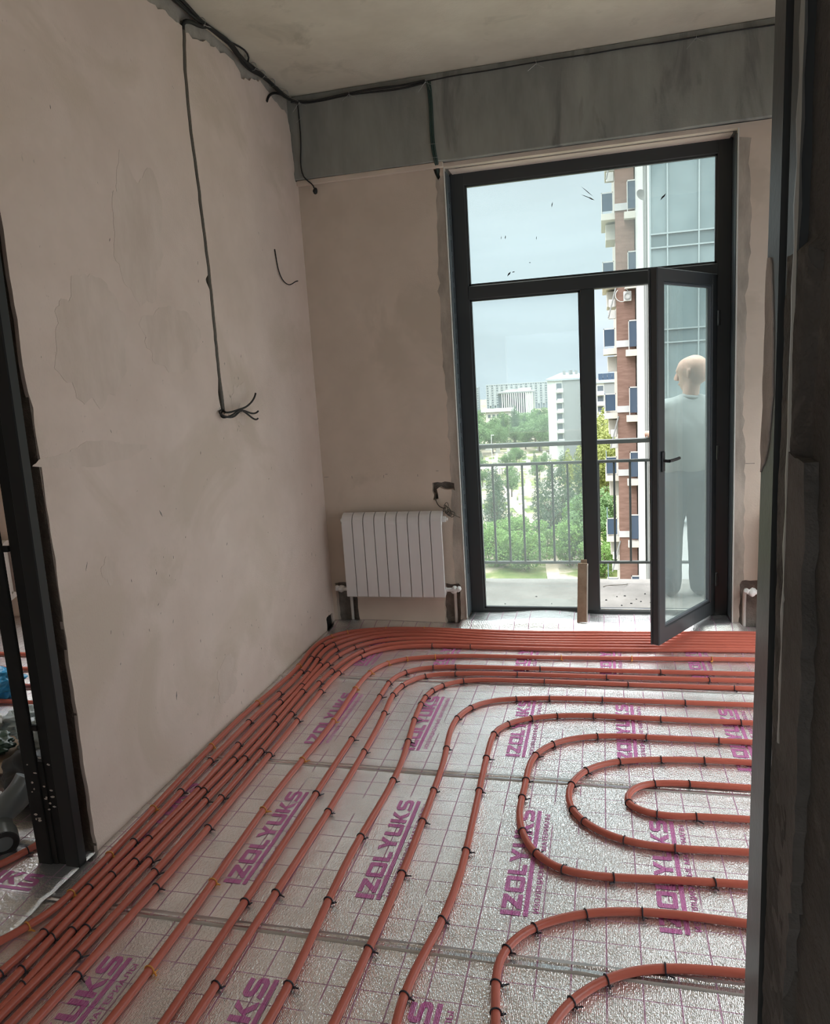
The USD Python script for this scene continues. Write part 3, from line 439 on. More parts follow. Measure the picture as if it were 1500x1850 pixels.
# ------------------------------------------------------------------ heating pipes with their ties
PR = .0132
PIPES = [
    ('f', [3662,-100,3526,-100,3390,-100,3254,-100,3118,-102,2982,-104,2846,-106,2710,-110,2574,-114,2438,-119,2302,-124,2166,-130,2030,-137,1894,-144,1758,-151,1622,-158,1487,-163,1351,-165,1215,-163,1079,-158,942,-150,806,-143,670,-141,534,-148,397,-167,263,-203,148,-268,76,-376,49,-513,52,-652,68,-788,80,-924,80,-1058,72,-1193,61,-1328,51,-1464,45,-1600,43,-1736,45,-1873,49,-2010,55,-2146,62,-2283,69,-2419,76,-2554,82,-2689,87,-2823,88,-2955,81,-3085,32,-3206,-40,-3321,-120,-3434,-200,-3547,-274,-3661,-344,-3776,-414,-3892,-486,-4007,-564,-4120], [2949,3223,3497,3623,4174,4715,5217,5761,6077,6298,6473]),
    ('e', [3656,-145,3520,-144,3384,-144,3249,-145,3112,-146,2976,-148,2840,-151,2704,-155,2568,-159,2432,-165,2296,-171,2161,-178,2026,-187,1892,-196,1758,-206,1623,-214,1488,-219,1352,-219,1213,-213,1073,-200,932,-183,791,-169,653,-164,518,-175,388,-208,268,-268,169,-355,108,-467,95,-599,109,-740,124,-878,133,-1014,133,-1149,128,-1285,122,-1420,117,-1556,114,-1691,113,-1827,114,-1963,116,-2099,119,-2234,122,-2370,126,-2506,129,-2642,132,-2778,133,-2913,134,-3049,131,-3184,122,-3319,104,-3453,79,-3586,49,-3719,16,-3852,-16,-3985,-46,-4118,-71,-4251,-88,-4385], [3714,3946,4175,4491,4853,5260,5531,5892,6167,6391,6570]),
    ('d', [3692,-198,3556,-197,3420,-197,3284,-197,3148,-198,3012,-200,2875,-203,2739,-206,2602,-211,2466,-216,2330,-223,2195,-230,2060,-239,1927,-248,1793,-258,1660,-266,1525,-272,1389,-272,1250,-266,1107,-252,963,-233,819,-216,678,-209,543,-219,417,-254,302,-318,211,-411,155,-527,145,-661,162,-800,180,-938,189,-1075,189,-1211,185,-1346,178,-1481,174,-1617,173,-1752,176,-1888,181,-2024,185,-2159,189,-2295,189,-2431,185,-2567,179,-2703,174,-2838,172,-2974,174,-3109,176,-3245,176,-3381,170,-3516,159,-3651,146,-3787,131,-3922,116,-4058,103,-4193,93,-4329,88,-4464], [3633,3904,4136,4544,5040,5448,5810,6035,6351,6488]),
    ('c1', [3679,-249,3543,-249,3406,-249,3270,-249,3133,-250,2996,-252,2859,-254,2721,-257,2584,-262,2448,-267,2312,-273,2176,-280,2042,-288,1908,-298,1775,-308,1642,-316,1507,-321,1369,-321,1227,-313,1081,-298,932,-279,785,-266,644,-265,514,-286,397,-337,300,-421,233,-532,205,-662,206,-801,212,-940,217,-1077,221,-1213,224,-1348,226,-1483,228,-1619,229,-1756,229,-1892,228,-2029,226,-2165,223,-2302,220,-2438,216,-2574,214,-2709,213,-2845,215,-2981,220,-3117,225,-3253,228,-3390,226,-3525,215,-3656,224,-3804,210,-3934,199,-4071,192,-4207,186,-4344,180,-4484,178,-4532], [3602,3874,4196,4601,5058,5331,5827,6190,6417]),
    ('c2', [3676,-295,3540,-294,3404,-294,3268,-295,3132,-296,2995,-298,2859,-300,2722,-304,2585,-309,2449,-314,2314,-320,2179,-327,2045,-335,1912,-344,1780,-353,1648,-361,1513,-366,1376,-367,1234,-362,1086,-351,937,-339,790,-334,651,-343,525,-375,416,-437,331,-532,280,-653,259,-788,251,-926,249,-1062,251,-1199,256,-1334,262,-1469,268,-1605,272,-1740,274,-1875,274,-2011,273,-2147,271,-2283,269,-2419,266,-2555,264,-2691,263,-2826,262,-2962,262,-3097,261,-3233,255,-3368,246,-3503,237,-3638,210,-3779,195,-3910,179,-4043,162,-4178,146,-4313,133,-4448,127,-4538], [3412,3587,3724,4134,4543,4904,5265,5674,6035]),
    ('b', [3665,-346,3529,-345,3393,-345,3257,-346,3120,-347,2984,-349,2847,-353,2711,-357,2574,-362,2438,-368,2303,-374,2168,-380,2034,-386,1902,-392,1769,-397,1636,-402,1500,-404,1360,-405,1214,-402,1063,-398,910,-396,764,-404,631,-430,518,-479,431,-558,372,-668,338,-797,320,-935,309,-1073,304,-1210,304,-1346,306,-1483,311,-1619,316,-1755,320,-1890,324,-2026,326,-2162,328,-2298,328,-2434,328,-2570,326,-2706,324,-2842,320,-2978,316,-3114,310,-3249,302,-3385,294,-3521,284,-3656,273,-3792,261,-3927,247,-4062,232,-4198,216,-4333,201,-4464,185,-4560], [3320,3675,3861,4271,4676,5086,5583,5993]),
    ('a', [3700,-397,3564,-396,3427,-396,3291,-395,3155,-394,3018,-393,2882,-395,2745,-398,2608,-404,2472,-411,2336,-420,2200,-429,2066,-438,1933,-446,1801,-453,1668,-458,1533,-462,1394,-463,1249,-462,1097,-459,943,-458,796,-467,661,-494,548,-544,464,-625,411,-738,384,-870,370,-1009,363,-1147,362,-1284,364,-1421,368,-1557,372,-1693,375,-1830,378,-1966,380,-2102,381,-2238,382,-2374,383,-2510,382,-2646,381,-2782,379,-2918,376,-3054,372,-3190,368,-3326,362,-3462,356,-3598,348,-3734,340,-3870,331,-4005,321,-4141,309,-4277,297,-4413,284,-4548], [2606,2859,3365,3637,3911,4276,4641,5231,5592,6001]),
    ('p11', [3680,-537,3544,-535,3407,-534,3270,-534,3134,-535,2997,-537,2861,-541,2725,-547,2589,-553,2453,-560,2317,-568,2181,-576,2045,-583,1909,-591,1772,-597,1636,-603,1498,-608,1361,-611,1224,-615,1087,-623,951,-641,818,-672,695,-725,608,-815,565,-940,551,-1082,551,-1225,558,-1361,564,-1495,566,-1629,565,-1765,561,-1902,557,-2039,553,-2176,552,-2313,554,-2449,559,-2586,564,-2722,570,-2858,576,-2994,579,-3130,580,-3267,578,-3403,572,-3539,564,-3676,554,-3812,544,-3948,535,-4084,526,-4221,520,-4357,517,-4494], [1136,1589,2002,2780,2960,3087,3261,3499,3905,4314,4727,5181,5590]),
    ('p10', [3694,-748,3557,-750,3421,-751,3285,-753,3149,-756,3013,-758,2877,-761,2741,-764,2605,-766,2469,-769,2333,-772,2197,-775,2062,-778,1926,-780,1790,-782,1655,-784,1520,-786,1385,-788,1248,-792,1111,-799,972,-814,846,-858,756,-954,722,-1080,721,-1217,722,-1354,723,-1491,724,-1627,725,-1763,727,-1899,728,-2035,729,-2171,731,-2306,732,-2442,733,-2578,734,-2713,734,-2849,734,-2985,734,-3121,734,-3257,734,-3394,733,-3530,732,-3666,731,-3802,730,-3938,728,-4074,726,-4210,724,-4346,719,-4485], [1452,2128,2630,2767,2944,3120,3303,3802,4298,4977]),
    ('p9', [3672,-851,3535,-852,3399,-853,3263,-854,3126,-856,2990,-858,2853,-860,2717,-862,2581,-864,2444,-867,2308,-869,2172,-871,2036,-873,1899,-875,1763,-877,1627,-879,1491,-881,1354,-885,1218,-893,1082,-909,951,-941,850,-1027,799,-1150,792,-1284,803,-1421,813,-1559,820,-1696,825,-1833,828,-1969,830,-2106,830,-2242,830,-2378,828,-2514,826,-2650,824,-2786,822,-2922,820,-3058,817,-3194,813,-3331,809,-3467,803,-3604,796,-3740,788,-3876,779,-4012,767,-4148,754,-4284,740,-4417,735,-4462], [1183,1726,2228,2591,2771,2947,3080,3310,3721,4222,4721,5128]),
    ('p8', [3698,-953,3562,-954,3425,-955,3288,-956,3151,-957,3015,-959,2878,-961,2742,-963,2605,-965,2469,-967,2333,-969,2197,-972,2061,-974,1925,-977,1789,-980,1653,-982,1516,-985,1377,-988,1236,-994,1109,-1031,1017,-1119,979,-1244,976,-1385,984,-1523,999,-1660,1014,-1795,1027,-1930,1033,-2065,1032,-2201,1026,-2338,1019,-2475,1014,-2612,1015,-2749,1019,-2885,1025,-3021,1029,-3157,1028,-3293,1021,-3429,1009,-3564,993,-3700,976,-3836,958,-3972,942,-4108,930,-4244,922,-4380,921,-4425], [1094,1639,2092,2551,2678,2763,2854,2947,3132,3362,3721,4133,4498,4858]),
    ('p7', [3656,-1157,3519,-1158,3382,-1160,3246,-1161,3109,-1163,2973,-1165,2836,-1167,2699,-1168,2562,-1170,2426,-1172,2289,-1173,2152,-1175,2014,-1176,1877,-1177,1740,-1181,1605,-1193,1471,-1215,1345,-1257,1250,-1349,1200,-1479,1192,-1616,1204,-1755,1217,-1892,1224,-2028,1227,-2164,1230,-2300,1231,-2436,1232,-2573,1231,-2710,1229,-2847,1225,-2984,1219,-3120,1212,-3257,1204,-3393,1195,-3530,1186,-3666,1177,-3802,1167,-3939,1159,-4075,1151,-4212,1144,-4349,1142,-4394], [1321,1734,2007,2186,2454,2592,2914,3278,3504,3824,4188]),
    ('p6', [3660,-1364,3524,-1365,3388,-1367,3252,-1368,3116,-1369,2980,-1371,2843,-1372,2707,-1373,2570,-1374,2432,-1375,2294,-1375,2156,-1375,2017,-1374,1878,-1375,1743,-1388,1615,-1421,1499,-1485,1422,-1587,1405,-1722,1408,-1864,1412,-2003,1418,-2139,1424,-2275,1429,-2410,1434,-2547,1435,-2684,1429,-2821,1413,-2957,1390,-3091,1375,-3225,1380,-3360,1400,-3496,1426,-3633,1447,-3768,1463,-3904,1477,-4039,1492,-4174,1511,-4310,1519,-4356], [1091,1458,1781,1962,2095,2225,2355,2589,2864,3272,3637,3953]),
    ('p5', [3670,-1569,3534,-1569,3397,-1569,3261,-1569,3124,-1569,2988,-1569,2852,-1569,2715,-1570,2579,-1571,2443,-1572,2306,-1572,2170,-1573,2034,-1575,1898,-1593,1769,-1641,1668,-1730,1615,-1851,1604,-1987,1602,-2123,1601,-2257,1626,-2398,1689,-2523,1787,-2597,1914,-2616,2055,-2607,2195,-2596,2334,-2587,2470,-2581,2605,-2576,2740,-2572,2874,-2570,3009,-2568,3144,-2568,3280,-2568,3416,-2568,3553,-2569,3691,-2570], [1227,1546,1773,2001,2133,2359,2493,2726,2866,2991,3164,3493]),
    ('p4', [3676,-1770,3539,-1773,3402,-1774,3266,-1776,3129,-1776,2993,-1774,2857,-1771,2721,-1766,2585,-1761,2448,-1759,2311,-1764,2174,-1778,2038,-1805,1916,-1859,1828,-1956,1789,-2089,1808,-2223,1885,-2329,2001,-2396,2132,-2419,2269,-2416,2407,-2406,2545,-2398,2683,-2392,2820,-2388,2956,-2386,3093,-2385,3229,-2385,3365,-2386,3500,-2388,3636,-2390,3681,-2391], [1320,1503,1687,1861,1997,2181,2267,2445,2623]),
    ('p3', [3685,-1972,3548,-1972,3411,-1973,3275,-1973,3139,-1972,3005,-1971,2872,-1969,2737,-1968,2601,-1968,2463,-1968,2320,-1971,2177,-1979,2061,-2028,2025,-2145,2129,-2211,2274,-2206,2412,-2199,2546,-2193,2681,-2189,2817,-2186,2952,-2184,3089,-2182,3225,-2182,3362,-2182,3498,-2183,3635,-2184,3681,-2184], [1413,1552,1756,1880,2024]),
    ('p2', [3696,-2781,3559,-2783,3423,-2784,3286,-2786,3150,-2787,3013,-2787,2876,-2787,2738,-2786,2600,-2783,2462,-2779,2322,-2773,2183,-2768,2046,-2773,1913,-2796,1787,-2847,1683,-2929,1627,-3044,1631,-3187,1650,-3331,1662,-3467,1670,-3599,1674,-3723,1688,-3869,1696,-3963], [1650,1830,2010,2138,2276,2374]),
    ('p1', [3655,-2991,3518,-2992,3381,-2993,3244,-2993,3106,-2991,2969,-2989,2832,-2984,2695,-2980,2558,-2977,2420,-2978,2282,-2983,2143,-2996,2011,-3029,1899,-3099,1816,-3200,1765,-3325,1734,-3465,1712,-3610,1689,-3747,1642,-3874,1622,-3911], [1558,1738,1869]),
]

PLAB = dict(f='orange heating pipe nearest the left wall, with yellow ties', e='second orange heating pipe from the left wall, black ties', d='third orange heating pipe from the left wall',
    c1='fourth orange heating pipe from the left wall', c2='fifth orange heating pipe from the left wall', b='sixth orange heating pipe from the left wall', a='innermost orange pipe of the bundle of seven along the left wall',
    p11='single orange heating pipe with yellow ties, first beside the bundle of seven', p10='left one of the two close orange pipes next to the yellow-tied pipe', p9='right one of the two close orange pipes next to the yellow-tied pipe',
    p8='orange heating pipe with a tight S-bend, fifth in from the window-side bundle', p7='orange heating pipe turning right in the middle of the floor', p6='outermost orange pipe around the three nested loops, bending left at the bottom',
    p5='largest of the three nested orange pipe loops', p4='middle one of the three nested orange pipe loops', p3='smallest innermost orange pipe loop by the door post',
    p2='orange pipe bending down from the door post at the bottom right', p1='last orange pipe bending down at the bottom right corner')
def tie(c, tdir, m, seed):
    g = np.random.default_rng(seed); t = np.array([tdir[0], tdir[1], 0], float); t /= np.linalg.norm(t); s = np.array([t[1], -t[0], 0])
    tw = t*math.cos(.12)+s*math.sin(g.normal(0, .12)); P = [ring(c, tw, PR+.0020, .0025, 0, 2*np.pi, 15, 6)]
    sd = s if s[0] > 0 or abs(s[0]) < .3 and s[1] < 0 else -s
    k = c+sd*(PR+.003)+np.array([0, 0, -PR*.45]); d = sd*.9+t*g.normal(0, .5)
    P += [bar(k, k+d*g.uniform(.012, .024)+np.array([0, 0, g.uniform(-.002, .004)]), .0026, 5), blob(k+sd*.002, (.0048, .0048, .004), seed, .3, 1)]
    if g.random() < .6: P += [bar(k, k-t*g.uniform(.006, .016)+sd*.006, .0018, 4)]
    return cat_(P)
for idx, (key, q, ts) in enumerate(PIPES):
    Q = np.array(q, float).reshape(-1, 2)/1000; u = np.r_[0, np.cumsum(np.linalg.norm(np.diff(Q, axis=0), axis=1))]
    cs = CubicSpline(u, Q); uu = np.linspace(0, u[-1], int(u[-1]/.03)); XY = cs(uu)
    zf = lambda X, Y: np.maximum(hfloor(X, Y), -.002)+PR+.0006
    Zs = zf(XY[:, 0], XY[:, 1]); Zs = np.convolve(np.pad(Zs, 4, 'edge'), np.ones(9)/9, 'valid')+.0012
    P = np.column_stack([XY, Zs]); mid = P[len(P)//2]
    pp = thing('heating_pipe', (mid[0], mid[1], 0), PLAB[key], 'heating pipe')
    obj('pipe_run', tube(P, PR, 14), 'pipe_red', pp, smooth=60)
    yel = key in ('f', 'p11')
    ts = list(ts)+[1000*s for s in np.arange(.25, 1.0, .42) if XY[int(s/.03)][0] > 2.75]
    for n, s in enumerate(ts):
        s = s/1000; c = cs(s); i = min(len(P)-1, int(round(s/u[-1]*(len(P)-1))))
        obj('cable_tie', tie(np.array([c[0], c[1], P[i][2]]), cs(s, 1), None, idx*50+n), 'tie_yellow' if yel else 'tie_black', pp, smooth=50, label='yellow cable tie' if yel else None)
# runs in the neighbouring room
for k, (y, x1) in enumerate(((-1.78, -.16), (-1.55, -.16), (-1.33, -.16), (-1.08, -.16), (-.84, -.16))):
    X = np.arange(XL+.15, x1-.05, .06); Y = y+.012*np.sin(X*2+k); P = np.column_stack([X, Y, np.maximum(hl(X, Y), -.002)+PR+.002])
    pp = thing('heating_pipe', (X[0], y, 0), 'orange heating pipe in the neighbouring room, %s' % ('nearest to the opening', 'second from the opening', 'third from the opening', 'fourth from the opening', 'farthest from the opening')[k], 'heating pipe')
    obj('pipe_run', tube(P, PR, 10), 'pipe_red', pp, smooth=60)
    for x in (-3.2, -2.4, -1.6, -.9): i = np.abs(X-x).argmin(); obj('cable_tie', tie(P[i], (1, 0), None, 900+k*9+int(-x*3)), 'tie_black', pp)
P = spline([(-1.9, -4.0, 0), (-1.1, -3.6, 0), (-.62, -3.28, 0), (-.42, -3.05, 0), (-.30, -2.88, 0), (-.245, -2.73, 0), (-.215, -2.5, 0), (-.20, -2.2, 0)], .04); P[:, 2] = np.maximum(hl(P[:, 0], P[:, 1]), -.002)+PR+.002
pp = thing('heating_pipe', (-.3, -2.9, 0), 'orange heating pipe running behind the steel posts beside the grey fitting', 'heating pipe')
obj('pipe_run', tube(P, PR, 12), 'pipe_red', pp, smooth=60)
for i in (np.abs(P[:, 1]+2.80).argmin(), np.abs(P[:, 1]+2.98).argmin()): obj('cable_tie', tie(P[i], P[i+1]-P[i-1], None, 970+int(i)), 'tie_black', pp)

# ------------------------------------------------------------------ radiators
def section(x0, w, yb, z0, z1):
    prof = [(yb-.02, z0+.02), (yb-.075, z0+.004), (yb-.088, z0), (yb-.094, z0+.006), (yb-.094, z1-.075)]
    prof += [(yb-.094+.052*(1-math.cos(a)), z1-.075+.070*math.sin(a)) for a in np.linspace(.15, 1.35, 8)]
    prof += [(yb-.03, z1), (yb-.018, z1-.004), (yb-.018, z1-.03), (yb-.07, z1-.10), (yb-.07, z0+.05), (yb-.02, z0+.05)]
    face = ext_yz(Polygon(prof).buffer(.0015).buffer(-.0005), x0+.003, x0+w-.003)
    fin = bx(x0+w*.5-.012, x0+w*.5+.012, yb-.072, yb-.015, z0+.02, z1-.02, .004)
    hdr = [tube(np.array([(x0, yb-.045, z), (x0+w, yb-.045, z)]), .019, 12) for z in (z0+.045, z1-.055)]
    return cat_([face, fin]+hdr)
def radiator(x0, n, z0, z1, label, side_pipe=True):
    r = thing('radiator', (x0+n*.04, -.07, 0), label, 'radiator')
    for k in range(n): obj('section', section(x0+.08*k, .08, -.028, z0, z1), 'radiator_white', r, smooth=40)
    obj('wall_bracket', cat_([bx(x0+.2, x0+.23, -.05, .0, z1-.12, z1-.09), bx(x0+n*.08-.23, x0+n*.08-.2, -.05, .0, z1-.12, z1-.09)]), 'valve_white', r)
    return r
RX0, RZ0, RZ1 = .155, .236, .836
r1 = radiator(RX0, 9, RZ0, RZ1, 'white nine-section aluminium radiator under the L-shaped chase')
obj('vent_plug', cat_([tube(np.array([(RX0+.72, -.073, .781), (RX0+.742, -.073, .781)]), .021, 8), tube(np.array([(RX0+.742, -.073, .781), (RX0+.755, -.073, .781)]), .012, 8)]), 'valve_white', r1)
obj('end_plug', tube(np.array([(RX0-.016, -.073, .781), (RX0, -.073, .781)]), .017, 8), 'valve_white', r1)
def valve(x, y, z, d, seed):
    """A plastic-wrapped angle valve: nipple, body and knob."""
    return cat_([tube(np.array([(x, y, z), (x+d*.05, y, z)]), .014, 10), blob((x+d*.055, y, z), (.027, .024, .026), seed, .5, 2), tube(np.array([(x+d*.06, y, z), (x+d*.06, y+.03, z)]), .012, 8), blob((x+d*.085, y-.004, z+.006), (.018, .017, .018), seed+3, .6, 2)])
obj('valve', valve(RX0, -.073, .281, -1, 3), 'valve_white', r1, label='white valve wrapped in film'); obj('valve', valve(RX0+.72, -.073, .281, 1, 5), 'valve_white', r1, label='white valve wrapped in film')
for x, zt, ex, lab in ((.137, .285, .095, 'pale riser pipe in the niche left of the radiator'), (.915, .27, .925, 'pale riser pipe in the niche right of the radiator'), (2.815, .285, 2.815, 'pale riser pipe in the niche right of the window')):
    rp = obj('riser_pipe', tube(spline([(x, .022, -.02), (x, .022, .05), (x, .022, .12), (x, .021, .19), (x+(ex-x)*.3, .008, zt-.035), (ex, -.018, zt-.005), (ex, -.045, zt)], .02), .0115, 10), 'riser_pipe', label=lab, cat='pipe')
r2 = radiator(2.95, 9, RZ0, RZ1, 'second white radiator, hidden behind the door post, with its wrapped valve showing')
obj('valve', valve(2.90, -.073, .281, -1, 8), 'valve_white', r2, label='white valve wrapped in film')
r3 = radiator(-3.45, 9, .17, .66, 'white radiator of the neighbouring room, seen as a strip past the steel posts')

# cables -------------------------------------------------------------
def wob(P, a, seed, step=.04):
    Q = spline(P, step); g = np.random.default_rng(seed); n = max(3, len(Q)//5); k = CubicSpline(np.arange(n), g.normal(0, a, (n, 3)))(np.linspace(0, n-1, len(Q))); k[0] = k[-1] = 0
    return Q+k
cb = thing('cable_bundle', (.02, -1.5, 3.57), 'thick bundle of black cables along the top of the left wall', 'cable')
for k in range(5):
    e = (-1.28, -.75, -.15, .0, .0)[k]
    obj('cable', tube(wob([(.012+.008*(k % 2), -3.6, 3.574), (.016, -2.4, 3.575), (.02+.009*(k % 3), -1.5, 3.572), (.024, -1.16, 3.576-.009*(k % 2)), (.022+.006*k, -.9, 3.57), (.02, -.7, 3.57-.006*k), (.024, -.45, 3.565), (.026+.004*k, -.25, 3.56-.006*k), (.032, -.09, 3.558)], .004, 30+k), .008+.0015*(k == 0), 7), 'cable_black', cb, smooth=60)
obj('cable', tube(wob([(.02, -1.0, 3.575), (.05, -.86, 3.582), (.06, -.76, 3.58), (.025, -.68, 3.572)], .002, 41), .005, 7), 'cable_black', cb, label='cable sagging out of the bundle')
for k, y in enumerate((-1.2, -.62, -.5, -.36, -.16)):
    obj('binding_wire', cat_([ring((.026, y, 3.568), (.1, 1, .1), .022, .0016, 0, 6.2, 12, 5), bar((.035, y, 3.555), (.06+.01*k, y+.03, 3.55-.006*k), .0012, 4)]), 'tie_wire', cb)
bc = thing('cable_bundle', (1.4, -.05, 3.55), 'thin black cables along the joint of the beam and the ceiling', 'cable')
for k in range(3):
    e = [(.03, -.085, 3.556), (.085, -.058, 3.549), (.373, -.056, 3.55), (.669, -.056, 3.552-.004*k), (.916, -.056, 3.551)]
    if k < 1: e += [(1.2, -.052, 3.552), (1.54, -.052, 3.553), (2.02, -.052, 3.55), (2.48, -.052, 3.551), (3.0, -.052, 3.55), (3.6, -.05, 3.55)]
    e = [(x, y-.006*(k == 1), z-.011*(k == 2)) for x, y, z in e]
    obj('cable', tube(wob(e, .0025, 50+k), .0055 if k else .004, 7), 'cable_black', bc, smooth=60)
for k, x in enumerate((.08, .42, .92, 1.6, 2.5)):
    obj('binding_wire', cat_([ring((x, -.054, 3.547), (1, .1, .1), .016, .0013, 0, 6.2, 12, 5), bar((x, -.066, 3.54), (x-.05, -.06, 3.49+.02*(k % 2)), .0011, 4), bar((x, -.066, 3.54), (x+.045, -.06, 3.515), .0011, 4)]), 'tie_wire', bc)
c = thing('wall_cable', (-.0, -1.35, 2.5), 'long cable chased into the left wall ending in three bare black tails', 'cable')
obj('sheath', tube(np.array([(-.007, y, z) for y, z in spline(np.array(GROOVE), .03)]), .0122, 8), 'cable_brown', c, smooth=60)
obj('feed', tube(wob([(.03, -1.16, 3.565), (.022, -1.22, 3.545), (.012, -1.30, 3.535), (.004, -1.335, 3.52), (-.004, -1.345, 3.48)], .001, 3, .02), .0105, 8), 'cable_black', c, smooth=60)
for k, P in enumerate(([(-.004, -1.345, 1.64), (.03, -1.378, 1.625), (.055, -1.284, 1.633), (.055, -1.19, 1.645), (.055, -1.12, 1.668), (.05, -1.051, 1.712)], [(-.004, -1.347, 1.64), (.03, -1.40, 1.60), (.055, -1.35, 1.612), (.06, -1.304, 1.626), (.06, -1.18, 1.612), (.06, -1.062, 1.612)], [(-.004, -1.349, 1.64), (.03, -1.42, 1.612), (.05, -1.36, 1.598), (.05, -1.25, 1.625), (.05, -1.19, 1.609), (.05, -1.054, 1.571)])):
    obj('tail', tube(spline(P, .015), .0052, 8), 'cable_black', c, smooth=60)
obj('binding_wire', cat_([ring((.052, -1.26, 1.625), (.1, 1, .1), .012, .0014, 0, 6.2, 10, 5), bar((.055, -1.29, 1.63), (.06, -1.27, 1.668), .001, 4)]), 'tie_wire', c)
obj('wall_cable', tube(spline([(.004, -.494, 2.577), (.008, -.483, 2.48), (.012, -.434, 2.402), (.02, -.379, 2.378), (.025, -.30, 2.392), (.03, -.226, 2.414)], .02), .0036, 6), 'cable_black', label='short thin wire sticking out of the left wall near the corner', cat='cable')
obj('wall_cable', tube(spline([(.04, -.14, 3.555), (.012, -.25, 3.545), (.005, -.36, 3.50), (.004, -.41, 3.45)], .02), .0075, 7), 'cable_black', label='stub of black cable branching off the bundle onto the left wall', cat='cable')
c = thing('wall_cable', (.06, -.05, 3.3), 'black cable hanging down the left end of the beam to a taped end', 'cable')
obj('sheath', tube(spline([(.065, -.055, 3.54), (.066, -.05, 3.43), (.059, -.05, 3.262), (.056, -.052, 3.119), (.072, -.05, 3.082), (.104, -.045, 3.052), (.128, -.04, 3.01)], .02), .0045, 7), 'cable_black', c, smooth=60)
obj('taped_end', blob((.132, -.04, 2.998), (.015, .013, .021), 3, .3, 2), 'cable_black', c)
for z, d in ((3.10, 1), (3.44, -1)): obj('binding_wire', bar((.045, -.052, z+.012*d), (.085, -.054, z-.012*d), .0012, 4), 'tie_wire', c)
c = thing('wall_cable', (.94, -.05, 3.3), 'flat dark green cable pair down the beam beside the window corner', 'cable')
for k in range(2): obj('sheath', tube(spline([(.930+.013*k, -.056, 3.542), (.936+.013*k, -.050, 3.441), (.935+.013*k, -.050, 3.248), (.942+.013*k, -.050, 3.133), (.950+.012*k, -.044, 3.083), (.952+.008*k, .0, 3.045), (.956, .02, 3.0)], .02), .0075, 8), 'cable_green', c, smooth=60)
for z in (3.10, 3.18): obj('binding_wire', bar((.918, -.060, z), (.978, -.060, z-.003), .0012, 4), 'tie_wire', c)
obj('binding_wire', bar((.925, -.062, 3.56), (.947, -.062, 3.49), .0012, 4), 'tie_wire', c)
g = np.random.default_rng(2); cl = []
for k in range(5):
    A = np.linspace(0, 2*np.pi*1.3, 40); tl, e1, e2 = g.uniform(-1.1, 1.1), g.uniform(.014, .036), g.uniform(.014, .036)
    cl.append(tube(np.stack([.893+e1*np.cos(A+k*1.7)*math.cos(tl)+.01*np.sin(A*.6)+.009*k, -.035-.014*np.sin(A*.7+k), .85+e2*np.sin(A+k*1.7)+.012*np.cos(A*.45+k)-.012*k], 1), .0026, 5))
c = thing('wire_coil', (.89, -.03, .85), 'small tangle of thin dark wire above the radiator\'s right end', 'wire')
obj('coil', cat_(cl), 'cable_brown', c); obj('lead', tube(spline([(.818, .02, .955), (.822, -.01, .90), (.85, -.03, .862), (.895, -.035, .85)], .01), .0036, 6), 'cable_brown', c); obj('lead', tube(spline([(.91, -.04, .82), (.95, -.03, .80), (.985, -.012, .778)], .01), .0026, 5), 'cable_brown', c)

# cardboard strip leaning at the mullion
cp = thing('cardboard_strip', (1.80, -.02, .05), 'folded brown cardboard strip leaning on the window mullion', 'cardboard')
def lean(m, a=-.025, f=.40):
    v = m.vertices.copy(); v[:, 1] += v[:, 2]*f; v[:, 0] += v[:, 2]*(-a); m.vertices = v+np.array([1.790, -.045, .052]); return m
obj('front_fold', lean(bx(-.033, .030, 0, .012, 0, .372, .002).subdivide_to_size(.08)), 'cardboard', cp); obj('side_fold', lean(bx(.026, .036, .0, .035, 0, .362, .001)), 'board_edge', cp, label='white edge of the fold'); obj('torn_flap', lean(bx(-.014, .028, .012, .022, .36, .392, .002)), 'cardboard', cp)

# steel posts at the end of the left wall
sp_ = thing('steel_post_frame', (-.09, -2.81, 0), 'pair of dark steel posts welded with rungs at the end of the left wall', 'steel posts')
def tiltx(m, k):
    v = m.vertices.copy(); v[:, 0] += v[:, 2]*k; m.vertices = v; return m
obj('outer_post', bx(-.182, -.120, -2.846, -2.832, -.026, CEIL-.01, .003), 'dark_steel', sp_)
obj('inner_post', tiltx(bx(-.108, -.058, -2.836, -2.820, -.026, CEIL-.01, .003), .012), 'dark_steel', sp_)
obj('angle_flange', tiltx(bx(-.0595, .001, -2.845, -2.80, -.026, CEIL-.01, .004), .013), 'post_steel', sp_, label='greyer angle iron beside the plaster')
obj('recess_strip', bx(-.118, -.066, -2.762, -2.740, -.026, CEIL-.01), 'dark_steel', sp_)
for z in (.555, 1.235, 1.95, 2.7): obj('rung', bx(-.135, -.095, -2.842, -2.828, z-.011, z+.011, .002), 'dark_steel', sp_)
obj('base_plate', bx(-.135, -.095, -2.840, -2.830, -.026, .42, .002), 'dark_steel', sp_)
g = np.random.default_rng(6)
obj('mortar_splash', cat_([blob((x, -2.847, z), (g.uniform(.003, .009), .002, g.uniform(.002, .005)), k, .5, 1) for k, (x, z) in enumerate(zip(np.r_[g.uniform(-.172, -.128, 9), g.uniform(-.10, -.06, 11)], g.uniform(.15, .45, 20)))]), 'pale_mortar', sp_, label='pale mortar splashes', kind='stuff')

